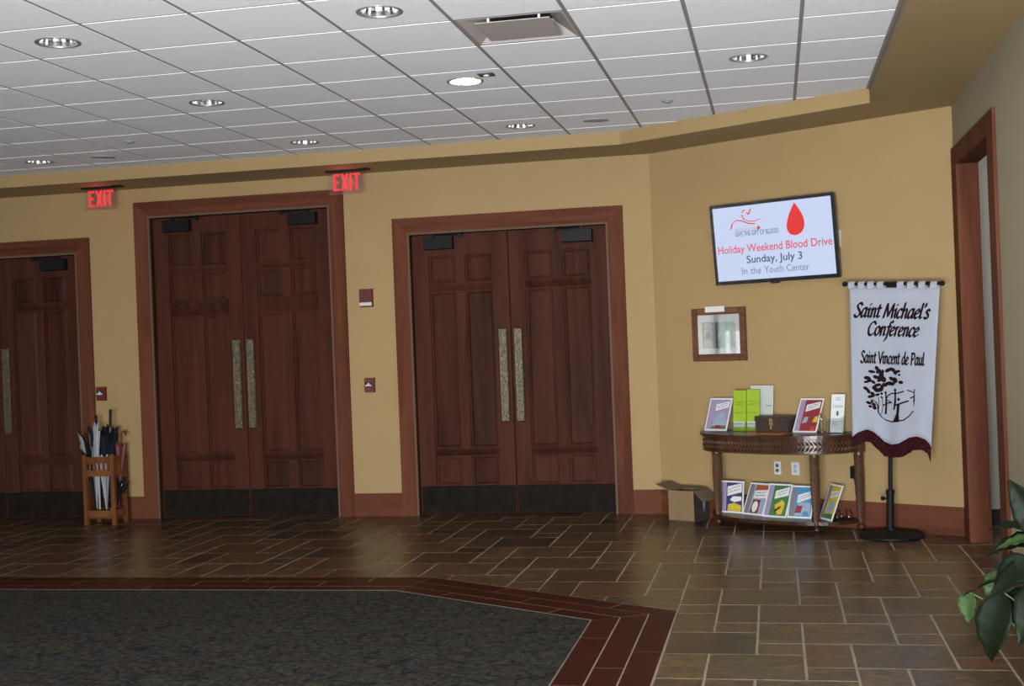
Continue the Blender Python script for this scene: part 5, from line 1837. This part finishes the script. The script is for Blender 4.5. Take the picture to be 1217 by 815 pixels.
# ------------------------------------------------------------------ potted plant
PX, PY = 1.0, 4.62
pp_ = thing('potted_plant', 'potted leafy plant with broad dark glossy drooping leaves by the olive wall', 'plant', (PX, PY, 0))
mb = MB(); mb.lathe([(0.11, 0.0), (0.12, 0.01), (0.155, 0.24), (0.165, 0.25), (0.165, 0.275), (0.15, 0.275), (0.145, 0.24)], 32); mb.build('pot', M['pot'], pp_, smooth=40)
mb = MB(); mb.lathe([(0.147, 0.235), (0.08, 0.246), (0.01, 0.25)], 24); mb.build('soil', M['soil'], pp_, smooth=60)


def leaf_blade(base, tipp, width, up, droop, m, curl=0.25, nm='leaf'):
    base, tipp = Vector(base), Vector(tipp)
    ax = tipp - base; L = ax.length
    up = Vector(up).normalized()
    side = ax.cross(up).normalized(); nrm = side.cross(ax).normalized()
    n = 14; cols = 8
    vs = []; fs = []
    for j in range(n + 1):
        f = j / n
        c = base + ax * f + nrm * (4 * droop * f * (1 - f))
        hwid = width / 2 * (math.sin(PI * min(1, f ** 0.72)) ** 0.85) * (1 - 0.25 * f)
        for k in range(cols + 1):
            g = (k / cols - 0.5) * 2
            lift = curl * abs(g) ** 1.3 * hwid + 0.004 * math.sin(f * 26 + abs(g) * 3) * abs(g)
            vs.append(c + side * (g * hwid) + nrm * lift)
    for j in range(n):
        for k in range(cols):
            a_ = j * (cols + 1) + k
            fs.append((a_, a_ + 1, a_ + cols + 2, a_ + cols + 1))
    mb = MB(); mb.mesh(vs, fs)
    o = mb.build(nm, m, pp_, smooth=80)
    md = o.modifiers.new('thick', 'SOLIDIFY'); md.thickness = 0.0012
    return o


def petiole(base, end, bow):
    b, e = Vector(base), Vector(end)
    mid = (b + e) / 2 + Vector((0, 0, bow))
    pts = [(1 - t) ** 2 * b + 2 * t * (1 - t) * mid + t * t * e for t in [k / 8 for k in range(9)]]
    mb = MB(); mb.tube(pts, [0.005 - 0.002 * k / 8 for k in range(9)], 6); mb.build('stem', M['stem'], pp_, smooth=60)


LV = [  # leaf base, tip, width, up vector, droop, material
    ((-0.235, 0.10, 0.60), (-0.285, 0.12, 0.35), 0.15, (-0.6, -0.8, 0.3), 0.035, 'leaf'),
    ((-0.10, 0.16, 0.66), (-0.37, 0.20, 0.565), 0.085, (-0.1, 0.2, 1), 0.02, 'leaf'),
    ((-0.345, 0.20, 0.585), (-0.350, 0.18, 0.475), 0.075, (-0.5, -0.9, 0.1), 0.01, 'leaf2'),
    ((-0.24, 0.22, 0.66), (-0.262, 0.2, 0.52), 0.085, (-0.4, -0.9, 0.1), 0.012, 'leaf2'),
    ((-0.08, 0.10, 0.70), (-0.30, 0.02, 0.60), 0.13, (-0.2, -0.6, 0.8), 0.03, 'leaf'),
    ((-0.10, 0.0, 0.66), (-0.22, -0.05, 0.45), 0.15, (-0.5, -0.8, 0.3), 0.03, 'leaf'),
    ((-0.06, 0.2, 0.76), (-0.27, 0.26, 0.70), 0.12, (-0.1, -0.4, 1), 0.03, 'leaf'),
    ((-0.08, 0.24, 0.80), (-0.245, 0.34, 0.79), 0.07, (0, -0.5, 1), 0.02, 'leaf'),
    ((-0.09, 0.2, 0.78), (-0.24, 0.22, 0.735), 0.06, (0, -0.5, 1), 0.015, 'leaf2'),
    ((-0.10, 0.12, 0.80), (-0.20, 0.16, 1.00), 0.13, (-0.5, -0.8, 0.2), -0.02, 'leaf'),
    ((-0.05, 0.06, 0.86), (-0.14, 0.06, 1.06), 0.12, (-0.4, -0.9, 0.1), 0.0, 'leaf'),
    ((0.02, 0.1, 0.80), (0.16, 0.2, 0.95), 0.13, (0.3, -0.7, 0.6), 0.03, 'leaf'),
    ((0.05, -0.05, 0.74), (0.24, -0.14, 0.66), 0.13, (0.3, -0.5, 0.8), 0.03, 'leaf'),
    ((0.0, -0.08, 0.70), (-0.02, -0.30, 0.58), 0.14, (0, -0.4, 1), 0.03, 'leaf'),
    ((-0.06, -0.06, 0.80), (-0.20, -0.20, 0.80), 0.13, (-0.2, -0.3, 1), 0.03, 'leaf'),
    ((0.04, 0.14, 0.70), (0.14, 0.34, 0.6), 0.13, (0.2, 0.4, 1), 0.03, 'leaf'),
    ((-0.12, 0.14, 0.60), (-0.26, 0.16, 0.44), 0.12, (-0.5, -0.6, 0.5), 0.03, 'leaf'),
    ((-0.14, 0.06, 0.72), (-0.27, 0.10, 0.62), 0.13, (-0.4, -0.7, 0.6), 0.02, 'leaf'),
]
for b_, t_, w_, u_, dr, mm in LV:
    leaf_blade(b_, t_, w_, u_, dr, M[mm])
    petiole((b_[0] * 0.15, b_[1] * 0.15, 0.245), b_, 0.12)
